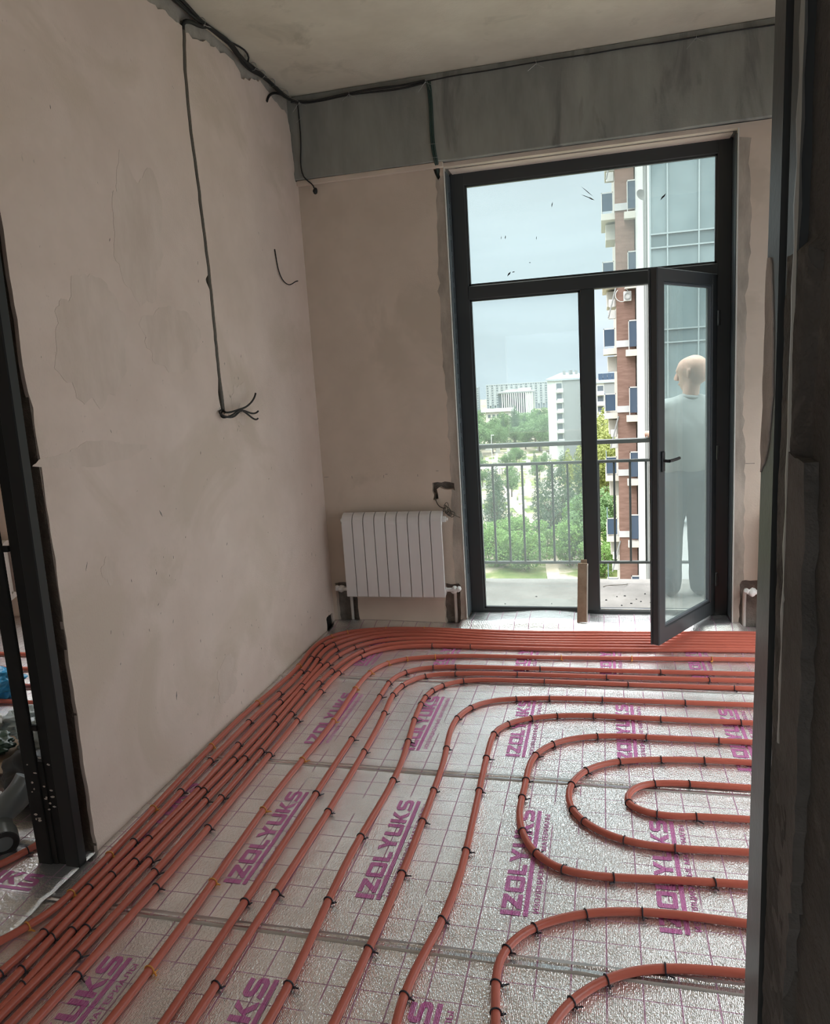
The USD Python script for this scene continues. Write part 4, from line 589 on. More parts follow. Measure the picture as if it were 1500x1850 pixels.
# clutter in the neighbouring room
plain('pvc_grey', (.17, .19, .195), .3); plain('black_rubber', (.012, .012, .012), .55); plain('bag_blue', (.03, .33, .62), .3, transmission_weight=.25); plain('bag_clear', (.60, .66, .66), .25, transmission_weight=.35); plain('bag_green', (.035, .075, .05), .35); plain('sack_white', (.55, .54, .50), .6); plain('sack_print', (.12, .11, .11), .7)
pf = thing('pipe_fitting', (-.42, -2.62, 0), 'grey plastic drain pipe tee lying behind the steel posts', 'pipe fitting')
ax = spline([(-.62, -2.93, .075), (-.52, -2.80, .08), (-.43, -2.66, .135), (-.40, -2.60, .20)], .02)
obj('body', tube(ax, .055, 24), 'pvc_grey', pf, smooth=60); obj('branch', tube(np.array([(-.47, -2.72, .07), (-.38, -2.80, .045)]), .05, 24), 'pvc_grey', pf, smooth=60)
obj('socket', tube(np.array([(-.405, -2.778, .052), (-.36, -2.818, .04)]), .058, 24), 'pvc_grey', pf, smooth=60); obj('collar', ring((-.58, -2.88, .076), (.61, .79, .03), .057, .005, 0, 6.3, 24, 6), 'pvc_grey', pf, smooth=60)
obj('seal', ring((-.362, -2.817, .041), (.74, -.66, -.2), .046, .012, 0, 6.3, 24, 8), 'black_rubber', pf)
obj('black_bag', blob((-.52, -2.42, .09), (.17, .13, .11), 4, .6), 'black_rubber', label='crumpled black bag behind the grey pipe fitting', cat='bag')
obj('cardboard_sheet', cat_([bx(-1.20, -.66, -2.36, -2.02, .05, .056, .001)]), 'cardboard', label='flat piece of brown cardboard in the neighbouring room', cat='cardboard')
def crumple(c, r, seed, amp=.9):
    amp *= .55
    m = blob(c, r, seed, amp, 4, 6.); v = m.vertices; v[:, 2] = np.maximum(v[:, 2], .003); m.vertices = v; return m
obj('plastic_bag', crumple((-1.02, -2.20, .095), (.13, .10, .05), 5), 'bag_green', smooth=70, label='dark green plastic bag on the cardboard', cat='bag')
obj('plastic_bag', crumple((-.80, -2.06, .10), (.10, .12, .10), 6, 1.2), 'bag_clear', smooth=70, label='crumpled clear plastic bag beside the steel posts', cat='bag')
obj('plastic_bag', crumple((-1.08, -1.86, .06), (.14, .11, .065), 7, 1.2), 'bag_clear', smooth=70, label='clear plastic bag heaped behind the cardboard', cat='bag')
obj('plastic_bag', crumple((-1.64, -1.47, .09), (.14, .13, .10), 8, .8), 'bag_blue', smooth=70, label='bright blue plastic bag on the neighbouring room\'s floor', cat='bag')
obj('plastic_bag', crumple((-.90, -1.78, .08), (.12, .08, .08), 18, 1.), 'bag_blue', smooth=70, label='small pale blue plastic bag behind the steel posts', cat='bag')
sk_ = thing('sack', (-1.30, -2.0, 0), 'white printed sack leaning in the neighbouring room', 'sack')
obj('body', crumple((-1.28, -1.98, .08), (.14, .09, .085), 9, .5), 'sack_white', sk_); obj('print', cat_([bx(-1.33+.03*k, -1.31+.03*k, -2.072, -2.066, .05, .12) for k in range(4)]), 'sack_print', sk_)
# ------------------------------------------------------------------ balcony
obj('balcony_slab', bx(-.6, 3.75, .35, 1.235, -.25, .0, .006), 'balcony_concrete', label='pale dusty concrete balcony slab', cat='balcony', **S)
g = np.random.default_rng(3)
db = thing('debris', (2.0, .6, 0), 'small dark crumbs and a wire end scattered on the balcony slab behind the open door', 'debris')
obj('crumb', cat_([blob((x, y, .003), (g.uniform(.004, .010), g.uniform(.004, .008), .004), k, .5, 1) for k, (x, y) in enumerate([(2.03, .72), (2.09, .74), (2.17, .66), (2.20, .60), (2.13, .55), (2.06, .50), (2.27, .58), (1.95, .63), (2.24, .8), (1.42, .7), (1.55, .52), (1.2, .5)])]), 'dirt', db, kind='stuff')
obj('wire_end', tube(spline([(1.93, .98, .004), (2.0, 1.03, .004), (2.07, 1.01, .012), (2.12, 1.06, .006)], .02), .003, 5), 'cable_brown', db)
plain('rail_steel', (.075, .085, .08), .45, spec=.5)
rl = thing('balcony_railing', (1.6, 1.15, 0), 'dark steel balcony railing with thin vertical balusters', 'railing')
RY = 1.13
obj('top_rail', bx(-.55, 3.6, RY-.024, RY+.024, 1.136, 1.172, .005), 'rail_steel', rl); obj('middle_rail', bx(-.55, 3.6, RY-.013, RY+.013, .985, 1.008, .003), 'rail_steel', rl); obj('bottom_rail', bx(-.55, 3.6, RY-.013, RY+.013, .158, .180, .003), 'rail_steel', rl)
for x in (-.5, .935, 3.5): obj('post', bx(x-.02, x+.02, RY-.02, RY+.02, 0, 1.14, .004), 'rail_steel', rl)
for x in np.r_[.935+.1215*np.arange(1, 21), .935-.1215*np.arange(1, 12)]: obj('baluster', bx(x-.0085, x+.0085, RY-.0085, RY+.0085, .178, .987, .002), 'rail_steel', rl)

# ------------------------------------------------------------------ the man on the balcony
plain('skin', (.52, .33, .25), .5, subsurface_weight=.1, subsurface_scale=.01); plain('shirt', (.33, .375, .38), .85); plain('jeans', (.075, .10, .125), .9); plain('shoe', (.05, .05, .052), .6)
def sph(c, r, n=20): return m3.Manifold.sphere(1.0, n).scale(tuple(np.broadcast_to(r, 3).astype(float))).translate(tuple(map(float, c)))
def bone(a, b_): return m3.Manifold.batch_hull([sph(a[0], a[1], 16), sph(b_[0], b_[1], 16)])
def chain(*j): return [bone(j[i], j[i+1]) for i in range(len(j)-1)]
def fuse(parts, edge=.018, it=14):
    M = m3.Manifold.batch_boolean(parts, m3.OpType.Add).refine_to_length(edge); q = M.to_mesh()
    t = trimesh.Trimesh(q.vert_properties[:, :3], q.tri_verts); trimesh.smoothing.filter_taubin(t, .5, -.53, it); return t
V3 = lambda *a: np.array(a, float)
pelvis, chest, neck, head = V3(2.55, .80, .95), V3(2.555, .835, 1.27), V3(2.565, .855, 1.475), V3(2.585, .865, 1.655)
sL, eL, hL, sR, eR, hR = V3(2.40, .795, 1.405), V3(2.375, .965, 1.20), V3(2.305, 1.095, 1.205), V3(2.735, .90, 1.405), V3(2.80, 1.00, 1.19), V3(2.72, 1.09, 1.205)
kL, aL, tL, kR, aR, tR = V3(2.435, .83, .50), V3(2.43, .775, .09), V3(2.395, .92, .035), V3(2.635, .845, .50), V3(2.635, .80, .09), V3(2.635, .95, .035)
iL, iR = V3(2.465, .795, .90), V3(2.635, .82, .90)
fh = V3(-.86, .50, -.06); fh /= np.linalg.norm(fh); sd = np.cross(fh, [0, 0, 1.]); sd /= np.linalg.norm(sd); uh = np.cross(sd, fh)
hp = lambda a, b_, c: head+1.1*(fh*a+sd*b_+uh*c)
headparts = [m3.Manifold.batch_hull([sph(hp(-.02, 0, .035), (.097, .092, .090)), sph(hp(.045, 0, .03), (.061, .072, .077)), sph(hp(-.03, 0, -.02), (.083, .082, .066))]),
    m3.Manifold.batch_hull([sph(hp(.04, 0, -.02), (.055, .062, .05)), sph(hp(.062, 0, -.095), (.026, .030, .022)), sph(hp(-.01, .045, -.06), .022), sph(hp(-.01, -.045, -.06), .022)]),
    m3.Manifold.batch_hull([sph(hp(.098, 0, .012), .008), sph(hp(.122, 0, -.030), .011), sph(hp(.10, .012, -.036), .010), sph(hp(.10, -.012, -.036), .010)]),
    bone((hp(.088, .03, .022), .016), (hp(.088, -.03, .022), .016)), bone((hp(.088, .018, -.066), .011), (hp(.088, -.018, -.066), .011))]
for s in (-1, 1): headparts.append(m3.Manifold.batch_hull([sph(hp(-.012, s*.080, .012), (.014, .010, .022)), sph(hp(-.006, s*.078, -.028), (.009, .008, .012)), sph(hp(-.022, s*.086, .014), (.010, .007, .018))]))
def hand(w, e, s):
    d = (w-e)/np.linalg.norm(w-e); x = V3(1, 0, 0); pc = w+V3(0, .045, .002); out = [m3.Manifold.batch_hull([sph(w, .027), sph(pc+x*.030, .014), sph(pc-x*.030, .014), sph(w+x*.02, .02)])]
    for k, (o, L) in enumerate(((-.030, .85), (-.010, 1.0), (.010, .95), (.030, .78))):
        a = pc+x*o+V3(0, .008, .004); out += chain((a, .0095), (a+V3(0, .030*L, .004), .009), (a+V3(0, .050*L, -.018), .0085), (a+V3(0, .050*L, -.042*L), .008))
    t0 = w+x*s*.022+V3(0, .01, -.004); out += chain((t0, .012), (t0+V3(s*.012, .028, -.012), .0105), (t0+V3(s*.004, .045, -.030), .009)); return out
body = headparts+chain((neck+V3(0, -.01, -.04), .062), (head+V3(0, -.015, -.06), .056))+chain((pelvis, .085), (chest, .085), (neck+V3(0, 0, -.05), .06))
body += chain((sL, .05), (eL, .042), (hL, .026))+chain((sR, .05), (eR, .042), (hR, .026))+hand(hL, eL, 1)+hand(hR, eR, -1)
body += chain((iL, .085), (kL, .055), (aL, .038))+chain((iR, .085), (kR, .055), (aR, .038))
mn = thing('person', (2.55, .80, 0), 'bald person in white shirt and dark trousers on the balcony, behind the open door', 'person')
obj('body', fuse(body, .012, 8), 'skin', mn, smooth=70)
shirt = [m3.Manifold.batch_hull([sph(pelvis+V3(-.10, -.01, .045), .105), sph(pelvis+V3(.105, .02, .045), .105), sph(chest+V3(-.14, -.03, .0), .125), sph(chest+V3(.14, .03, .0), .125)]),
    m3.Manifold.batch_hull([sph(chest+V3(-.14, -.03, 0), .125), sph(chest+V3(.14, .03, 0), .125), sph(sL+V3(.01, 0, -.01), .078), sph(sR+V3(-.01, 0, -.01), .078), sph(neck+V3(0, -.01, -.03), .078)])]
shirt += chain((sL, .082), (sL*.25+eL*.75, .080))+chain((sR, .082), (sR*.25+eR*.75, .080))
sm_ = fuse(shirt, .02, 10); v = sm_.vertices; v += sm_.vertex_normals*(.016*(meshkit.fbm(v*np.array([9, 9, 5]), 3, 4)-.5))[:, None]; sm_.vertices = v
obj('shirt', sm_, 'shirt', mn, smooth=70, label='loose white shirt')
obj('collar', ring(neck+V3(-.004, 0, .0), (.1, .12, 1), .068, .017, 0, 6.3, 22, 8, up=(1, 0, 0)), 'shirt', mn, smooth=70, label='folded collar')
tr = [m3.Manifold.batch_hull([sph(pelvis+V3(-.075, -.01, .05), .085), sph(pelvis+V3(.085, .02, .05), .085), sph(iL, .105), sph(iR, .105)])]
tr += chain((iL, .115), (kL, .088), (aL+V3(0, 0, -.02), .075))+chain((iR, .115), (kR, .088), (aR+V3(0, 0, -.02), .075))
tm = fuse(tr, .02, 9); v = tm.vertices; v += tm.vertex_normals*(.012*(meshkit.fbm(v*np.array([8, 8, 14]), 3, 9)-.5))[:, None]; tm.vertices = v
obj('trousers', tm, 'jeans', mn, smooth=70, label='dark blue trousers')
for a, t_ in ((aL, tL), (aR, tR)): obj('shoe', fuse([m3.Manifold.batch_hull([sph((a[0], a[1]-.035, .034), (.036, .036, .034)), sph((t_[0], t_[1], .030), (.042, .045, .030)), sph((a[0], a[1]+.02, .07), (.034, .04, .03))])], .02, 4), 'shoe', mn, smooth=60)

# ------------------------------------------------------------------ buildings outside
mottled('clad_brown', (.17, .10, .075), (.23, .14, .11), 5., .7, .2, .01, stretch=(.3, .3, 2.), fine=20.)
mottled('white_render', (.44, .43, .42), (.50, .49, .48), .5, .8, .1, .01, fine=8.)
plain('cream_band', (.50, .47, .41), .8); plain('tower_wall', (.33, .30, .265), .85); plain('tinted_glass', (.035, .055, .085), .12, spec=.8); plain('ac_white', (.48, .465, .435), .6); plain('ac_grill', (.30, .30, .29), .6); plain('pole_grey', (.22, .22, .21), .5)
tw = thing('apartment_tower', (3.2, 40, -26), 'tall apartment tower with brown cladding, white bands and small balconies', 'building')
obj('wall', bx(2.78, 9, 37.6, 52, -26, 16), 'tower_wall', tw); obj('clad_fin', bx(2.72, 3.66, 37.0, 37.7, -26, 16), 'clad_brown', tw, label='brown clad corner fin')
for k in range(12):
    z = 2.72-.02+3.43*(k-8)
    obj('band', bx(2.69, 3.50 if k % 2 else 3.7, 36.94, 37.5, z, z+.34), 'white_render', tw)
    obj('balcony_slab', bx(2.02, 2.75, 37.3, 41.2, z-.34, z-.02, .01), 'cream_band', tw, label='cream balcony slab'); obj('railing_panel', bx(2.06, 2.10, 37.36, 41, z+.08, z+.98), 'tinted_glass', tw, label='dark glass railing panel'); obj('railing_panel', bx(2.10, 2.60, 37.32, 37.36, z+.10, z+.96), 'tinted_glass', tw)
    obj('railing_post', cat_([bx(2.04, 2.08, 37.30, 37.34, z-.02, z+1.02), bx(2.60, 2.64, 37.30, 37.34, z-.02, z+1.02), bx(2.04, 2.64, 37.30, 37.34, z+.98, z+1.02)]), 'ac_white', tw)
    obj('soffit_box', bx(2.24, 2.74, 38.0, 40.5, z-1.25, z-.45, .02), 'cream_band', tw)
    obj('balcony_slab', bx(3.16, 4.2, 36.55, 37.0, z-.50, z-.16, .01), 'cream_band', tw); obj('railing_panel', bx(3.34, 4.2, 36.60, 36.64, z-.02, z+1.28), 'tinted_glass', tw); obj('railing_post', cat_([bx(3.30, 3.34, 36.58, 36.64, z-.16, z+1.34), bx(3.30, 4.2, 36.58, 36.64, z+1.28, z+1.34)]), 'ac_white', tw)
    if k % 2 == 0:
        obj('air_conditioner', cat_([bx(2.30, 2.68, 37.15, 37.45, z+1.5, z+1.95, .02), bx(2.34, 2.66, 37.2, 37.42, z+2.1, z+2.5, .02)]), 'ac_white', tw)
    else:
        obj('brace', bar((2.75, 37.0, z-.2), (2.3, 36.7, z-1.9), .045, 6), 'pole_grey', tw, label='slanting grey support')
obj('air_conditioner', bx(3.08, 3.48, 36.75, 37.0, 5.02, 5.52, .02), 'ac_white', tw, label='white outdoor unit with a round grille'); obj('grille', ring((3.28, 36.74, 5.27), (0, 1, 0), .15, .04, 0, 6.3, 20, 6), 'ac_grill', tw); obj('hose_loop', ring((3.02, 36.8, 5.35), (0, 1, 0), .34, .022, .3, 5.6, 24, 6), 'ac_white', tw, label='looped white hose')
cu = thing('glass_building', (3.71, 25, -26), 'grey-green curtain wall building with a bright white side, right of the balcony', 'building')
mat('curtain_glass', {'g': ('geometry', {}), 'n': ('noise_texture', {'scale': .45, 'detail': 2.}), 'r': ('rgb_ramp', {'ramp': [(.35, (.10, .13, .134)), (.65, (.16, .195, .197))]}), 'p': ('principled_bsdf', {'roughness': .18, 'specular_ior_level': .8})}, [('g.position', 'n.vector'), ('n.fac', 'r.fac'), ('r.color', 'p.base_color')])
plain('spandrel', (.08, .105, .11), .3); plain('cover_cap', (.26, .295, .295), .4, .3)
obj('wall', bx(3.71, 14, 25.12, 36.9, -26, 26), 'white_render', cu, label='bright white side wall')
XB = [3.73, 4.33, 5.41, 6.49, 7.57, 8.65, 9.73]
for k in range(-2, 4):
    z0 = 2.96+3.41*k
    for i in range(6):
        a, c = XB[i]+.02, XB[i+1]-.02
        obj('spandrel_panel', bx(a, c, 25.04, 25.1, z0+.03+2.93, z0+3.38), 'spandrel', cu); obj('glass_panel', bx(a, c, 25.05, 25.1, z0+.03, z0+2.90), 'curtain_glass', cu)
for x in XB: obj('vertical_cap', bx(x-.025, x+.025, 24.99, 25.1, -8, 16.8), 'cover_cap', cu)
for k in range(-2, 5):
    for dz in (0, -.48): obj('horizontal_cap', bx(3.72, 9.75, 24.985, 25.1, 2.96+3.41*k+dz-.025, 2.96+3.41*k+dz+.025), 'cover_cap', cu)
for y in (26.4, 27.6): obj('drain_pipe', bar((3.66, y, -26), (3.66, y, 26), .045, 8), 'pole_grey', cu)
dsh = thing('satellite_dish', (3.5, 26.8, 8.1), 'grey satellite dish on the white side wall', 'satellite dish')
obj('reflector', trimesh.creation.revolve(np.array([(0, 0), (.11, .02), (.20, .06), (.235, .09), (.225, .095), (.19, .07), (.10, .03), (0, .012)]), 20).apply_transform(trimesh.transformations.rotation_matrix(1.2, [1, .6, 0])).apply_translation([3.50, 26.8, 8.1]), 'pole_grey', dsh); obj('arm', bar((3.50, 26.8, 8.1), (3.72, 26.9, 8.0), .025, 6), 'pole_grey', dsh)

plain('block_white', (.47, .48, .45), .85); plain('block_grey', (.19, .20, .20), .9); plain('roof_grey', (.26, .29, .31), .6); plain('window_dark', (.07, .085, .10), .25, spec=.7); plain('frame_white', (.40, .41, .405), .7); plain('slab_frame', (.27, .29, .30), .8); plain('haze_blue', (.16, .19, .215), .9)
def rotz(m, a, c):
    return m.apply_transform(trimesh.transformations.rotation_matrix(a, [0, 0, 1], [c[0], c[1], 0]))
def block(loc, ang, W, D, zt, n, label):
    bk = thing('apartment_block', loc, label, 'building'); x, y = loc[0], loc[1]; P = lambda m: rotz(m, ang, loc)
    obj('wall', P(bx(x-W/2, x+W/2, y-D/2, y+D/2, -30, zt)), 'block_white', bk); obj('grey_facade', P(bx(x-W*.30, x+W*.22, y-D/2-.12, y-D/2, -30, zt-.5)), 'block_grey', bk)
    obj('cornice', P(bx(x-W/2-.4, x+W/2+.4, y-D/2-.4, y+D/2+.4, zt-.5, zt)), 'roof_grey', bk)
    q = m3.Manifold.hull_points([(x-W/2-.4, y-D/2-.4, zt), (x+W/2+.4, y-D/2-.4, zt), (x-W/2-.4, y+D/2+.4, zt), (x+W/2+.4, y+D/2+.4, zt), (x-W*.22, y, zt+1.7), (x+W*.22, y, zt+1.7)])
    rf = obj('roof', P(trimesh.Trimesh(*(lambda t: (t.vert_properties[:, :3], t.tri_verts))(q.to_mesh()))), 'roof_grey', bk)
    for dx in (-.15, .02, .06, .2): obj('chimney', P(bx(x+W*dx-.35, x+W*dx+.35, y-D*.2, y-D*.2+.7, zt+.8, zt+2.3)), 'block_grey', bk)
    for k in range(n):
        z = zt-3.2-3.0*k
        for cx in (-.40, .36):
            obj('window', P(bx(x+W*cx-W*.075, x+W*cx+W*.075, y-D/2-.1, y-D/2-.02, z, z+1.9)), 'window_dark', bk); obj('balcony_slab', P(bx(x+W*cx-W*.09, x+W*cx+W*.09, y-D/2-1.1, y-D/2, z-.75, z-.45)), 'block_white', bk); obj('balcony_front', P(bx(x+W*cx-W*.09, x+W*cx+W*.09, y-D/2-1.12, y-D/2-1.06, z-.45, z+.45)), 'frame_white', bk)
    return bk
block((-8.2, 230, -30), .34, 10.5, 9, -1., 6, 'white and grey apartment block with a hipped grey roof, left of the mullion')
ab = block((5.2, 228, -30), .1, 11, 9, -2.4, 6, 'pale apartment block with solar panels on its roof, between the mullion and the tower')
obj('solar_panel', rotz(cat_([bx(.4+1.3*k, 1.6+1.3*k, 224.2, 226.0, -2.2, -.2) for k in range(5)]), .1, (5.2, 228)), 'tinted_glass', ab)
for nm, x0, x1, zt, lab in (('a', -149, -60, -12.3, 'very long pale housing slab on the horizon'), ('b', -172, -159.5, -14.7, 'short end of a second housing slab at the left edge of the glass')):
    lb = thing('housing_slab', ((x0+x1)/2, 1000, -50), lab, 'building'); P = lambda m: m
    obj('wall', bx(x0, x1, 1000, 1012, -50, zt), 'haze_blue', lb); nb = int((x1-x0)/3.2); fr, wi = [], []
    for i in range(nb+1): fr.append(bx(x0+3.2*i, x0+3.2*i+.9, 999.2, 1000, -50, zt+(.5 if i % 2 else 0)))
    for f_ in range(9): fr.append(bx(x0, x1, 999.5, 1000, zt-3.1*f_-1.3, zt-3.1*f_-.1))
    for i in range(nb):
        if i % 2: fr.append(bx(x0+3.2*i+.9, x0+3.2*i+3.2, 998.8, 999.6, zt-28, zt-2))
    obj('facade_grid', cat_(fr), 'slab_frame', lb, label='pale grid of balconies and piers', kind='stuff')
mb = thing('public_building', (-55, 505, -26), 'low dark building with a row of white columns and white roof slabs', 'building')
obj('wall', bx(-66, -43.5, 500, 520, -30, -11.6), 'window_dark', mb); obj('roof', bx(-67, -42.8, 498.5, 520, -11.7, -10.9), 'block_grey', mb); obj('roof_slab', bx(-61, -54, 500, 512, -10.9, -9.6), 'block_white', mb); obj('roof_slab', bx(-52.5, -45, 500, 512, -10.9, -8.9), 'block_white', mb)
for i in range(15): obj('column', bx(-63.5+1.42*i, -62.9+1.42*i, 498.6, 499.2, -30, -11.7), 'block_white', mb)
obj('corner_bay', bx(-47.3, -43.7, 499, 500.5, -30, -11.9), 'block_white', mb)
sb_ = thing('small_building', (-44, 332, -26), 'small pale building with a flat white roof among the trees', 'building')
obj('wall', bx(-49, -38, 330, 338, -30, -15.0), 'cream_band', sb_); obj('roof', bx(-51, -37, 329, 339, -15.0, -13.9), 'block_white', sb_)
for i in range(5): obj('window', bx(-48+2*i, -46.9+2*i, 329.9, 330.05, -17.6, -16.2), 'window_dark', sb_)
pv = thing('pavilion', (-26.6, 189, -25), 'white umbrella-roofed pavilion among the graves', 'pavilion')
obj('roof', trimesh.creation.cone(3.6, 1.1, sections=10).apply_translation([-26.6, 189, -22.4]), 'block_white', pv)
for dx, dy in ((-2.4, -2), (2.4, -2), (-2.4, 2), (2.4, 2)): obj('post', bar((-26.6+dx, 189+dy, -25), (-26.6+dx, 189+dy, -22.3), .12), 'pole_grey', pv)
lp = thing('lamp_post', (-28, 207, -25), 'thin pale lamp post standing in the trees', 'lamp post')
obj('pole', bar((-29, 207, -25), (-29, 207, -15.5), .10, 6), 'block_white', lp); obj('lamp_head', bx(-29.1, -28.2, 206.9, 207.1, -15.5, -15.3), 'block_white', lp)

# ------------------------------------------------------------------ ground, graves and trees
def gz(x, y):
    x, y = np.asarray(x, float), np.asarray(y, float)
    return -25-np.clip((y-260)/740, 0, 4)*22+.5*(meshkit.fbm(np.stack([x*.05, y*.05, x*0], -1), 3, 2)-.5)*np.clip((y-45)/40, 0, 1)
def ground():
    a = np.linspace(-1.15, 1.15, 90); r = np.r_[8, np.geomspace(30, 3500, 110)]
    Rr, A = np.meshgrid(r, a, indexing='ij'); X, Y = Rr*np.sin(A), Rr*np.cos(A); n, m = X.shape
    q = np.stack(np.meshgrid(np.arange(n-1), np.arange(m-1), indexing='ij'), -1).reshape(-1, 2); i, j = q.T
    f = np.stack([i*m+j, (i+1)*m+j, (i+1)*m+j+1, i*m+j+1], 1); f = np.vstack([f[:, [0, 2, 1]], f[:, [0, 3, 2]]])
    return trimesh.Trimesh(np.stack([X, Y, gz(X, Y)], -1).reshape(-1, 3), f, process=False)
mat('ground_look', {'g': ('geometry', {}), 'n': ('noise_texture', {'scale': .10, 'detail': 6., 'roughness': .65}), 'r': ('rgb_ramp', {'ramp': [(.38, (.09, .125, .042)), (.47, (.16, .18, .075)), (.52, (.35, .295, .225)), (.62, (.42, .365, .295))]}), 'p': ('principled_bsdf', {'roughness': .95, 'specular_ior_level': .1})},
    [('g.position', 'n.vector'), ('n.fac', 'r.fac'), ('r.color', 'p.base_color')])
obj('ground', ground(), 'ground_look', label='cemetery ground with grass and sandy paths, far below', cat='ground', **S)
pth = spline([(-3.5, 84, 0), (-5.2, 96, 0), (-7, 112, 0), (-12, 132, 0), (-18, 155, 0), (-22, 190, 0)], 2.)
mottled('path_sand', (.36, .29, .215), (.43, .36, .28), .8, .95, .1, .02)
def ribbon(P, w):
    T = np.gradient(P, axis=0); N_ = np.stack([-T[:, 1], T[:, 0]], 1); N_ /= np.linalg.norm(N_, axis=1, keepdims=True)
    L_, R_ = P[:, :2]+N_*w/2, P[:, :2]-N_*w/2; V = np.vstack([np.column_stack([q, gz(q[:, 0], q[:, 1])+.12]) for q in (L_, R_)]); n = len(P); i = np.arange(n-1)
    return trimesh.Trimesh(V, np.vstack([np.stack([i, i+1, n+i+1], 1), np.stack([i, n+i+1, n+i], 1)])[:, ::-1], process=False)
obj('path', ribbon(pth, 1.7), 'path_sand', label='sandy footpath winding between the bushes', cat='path', **S)

def leafmat(name, c1, c2):
    return mat(name, {'g': ('geometry', {}), 'r': ('rgb_ramp', {'ramp': [(0, c1), (1, c2)]}), 'd': ('principled_bsdf', {'roughness': .6, 'specular_ior_level': .25}), 't': ('translucent_bsdf', {}), 'x': ('mix_closure', {'fac': .32})},
        [('g.random_per_island', 'r.fac'), ('r.color', 'd.base_color'), ('r.color', 't.color'), ('d.BSDF', 'x.closure1'), ('t.BSDF', 'x.closure2')], surface='x.closure')
leafmat('leaf_bright', (.13, .22, .065), (.25, .37, .13)); leafmat('leaf_mid', (.105, .175, .07), (.20, .285, .125)); leafmat('leaf_pine', (.07, .11, .065), (.125, .175, .10)); leafmat('leaf_yellow', (.20, .225, .07), (.33, .34, .13))
plain('bark', (.12, .085, .06), .9)
def foliage(centres, n, size, seed, aspect=1.6):
    """Leaves as small bent quads spread through ellipsoid clumps (c, r)."""
    g = np.random.default_rng(seed); vol = np.array([np.prod(r)**(2/3) for _, r in centres]); ks = g.choice(len(centres), n, p=vol/vol.sum())
    d = g.normal(size=(n, 3)); d /= np.linalg.norm(d, axis=1, keepdims=True); C = np.array([c for c, _ in centres])[ks]; R_ = np.array([r for _, r in centres])[ks]
    P = C+d*R_*(g.uniform(.55, 1.0, n)**.6)[:, None]; nrm = d+g.normal(size=(n, 3))*.7; nrm /= np.linalg.norm(nrm, axis=1, keepdims=True)
    t = np.cross(nrm, g.normal(size=(n, 3))); t /= np.linalg.norm(t, axis=1, keepdims=True); s = np.cross(nrm, t); L = size*g.uniform(.6, 1.3, n)[:, None]; w = L/aspect
    V = np.stack([P-t*L, P+s*w, P+t*L+nrm*L*.2, P-s*w], 1).reshape(-1, 3); b0 = np.arange(n)*4
    return trimesh.Trimesh(V, np.vstack([np.stack([b0, b0+1, b0+2], 1), np.stack([b0, b0+2, b0+3], 1)]), process=False)
def tree_proto(name, kind, seed, loc, label, cat, group, sc):
    g = np.random.default_rng(seed); H = 8.; t = thing(name, loc, label, cat, group)
    if kind == 'round':
        cs_ = [((0, 0, 5), (2.0, 2.0, 2.2))]+[((g.normal(0, 1.5), g.normal(0, 1.5), g.uniform(3.2, 7.)), tuple(g.uniform(.8, 1.4, 3))) for _ in range(12)]; lm, sz, n = 'leaf_mid', .17, 3400
    elif kind == 'bush':
        cs_ = [((0, 0, 2.6), (2.4, 2.4, 2.6))]+[((g.normal(0, 1.7), g.normal(0, 1.7), g.uniform(1., 5.2)), tuple(g.uniform(.9, 1.5, 3))) for _ in range(13)]; lm, sz, n = 'leaf_bright', .17, 3800
    elif kind == 'pine':
        cs_ = [((g.normal(0, .25*(9-z)/4), g.normal(0, .25*(9-z)/4), z), (.35+(9-z)*.2, .35+(9-z)*.2, .6)) for z in np.linspace(1.2, 8.8, 16)]; lm, sz, n = 'leaf_pine', .15, 3600
    else:
        cs_ = [((g.normal(0, 1.2), g.normal(0, 1.2), z), (.55, .55, 1.7)) for z in g.uniform(2.5, 6.5, 15)]+[((0, 0, 6.3), (1.4, 1.4, 1.2))]; lm, sz, n = 'leaf_yellow', .16, 3000
    L = np.array(loc); f = foliage(cs_, n, sz, seed, 1.6 if kind != 'pine' else 3.0); f.apply_scale(sc); f.apply_translation(L)
    obj('foliage', f, lm, t, smooth=False); obj('trunk', cat_([tube(np.array([(0, 0, -.5), (.05, .03, 2.), (0, .1, 5.)])*sc+L, np.array([.19, .15, .06])*sc, 7)]+[bar(L+np.array([0, 0, 2.+.5*k])*sc, L+np.array([1.1*math.cos(k*2.2), 1.1*math.sin(k*2.2), 3.4+.5*k])*sc, .05*sc, 5) for k in range(4)]), 'bark', t); return t
KIND = {'round': ('leafy_tree', 'mid green leafy tree of the wooded slope beyond the railing', 'leafy trees beyond the balcony'), 'bush': ('bushy_tree', 'bright green bushy tree close below the balcony', 'bushy trees below the balcony'),
        'pine': ('pine_tree', 'dark green pine standing among the graves and trees', 'pines beyond the balcony'), 'willow': ('willow', 'yellow-green drooping willow beside the tower', 'willows beside the tower')}
PROTO = {}
def plant(kind, x, y, h, rot, wide=1., lab=None, gr=None):
    nm, l_, g_ = KIND[kind]; gr = gr or (None if lab else g_); lab = lab or l_; z = float(gz(x, y)); s = h/8.
    if kind not in PROTO: PROTO[kind] = tree_proto(nm, kind, 11+len(PROTO), (x, y, z), lab, 'tree', gr, s); PROTO[kind+'s'] = s
    else: k = s/PROTO[kind+'s']; dup(PROTO[kind], (x, y, z), rot, (k*wide, k*wide, k), lab, 'tree', gr)
g = np.random.default_rng(17)
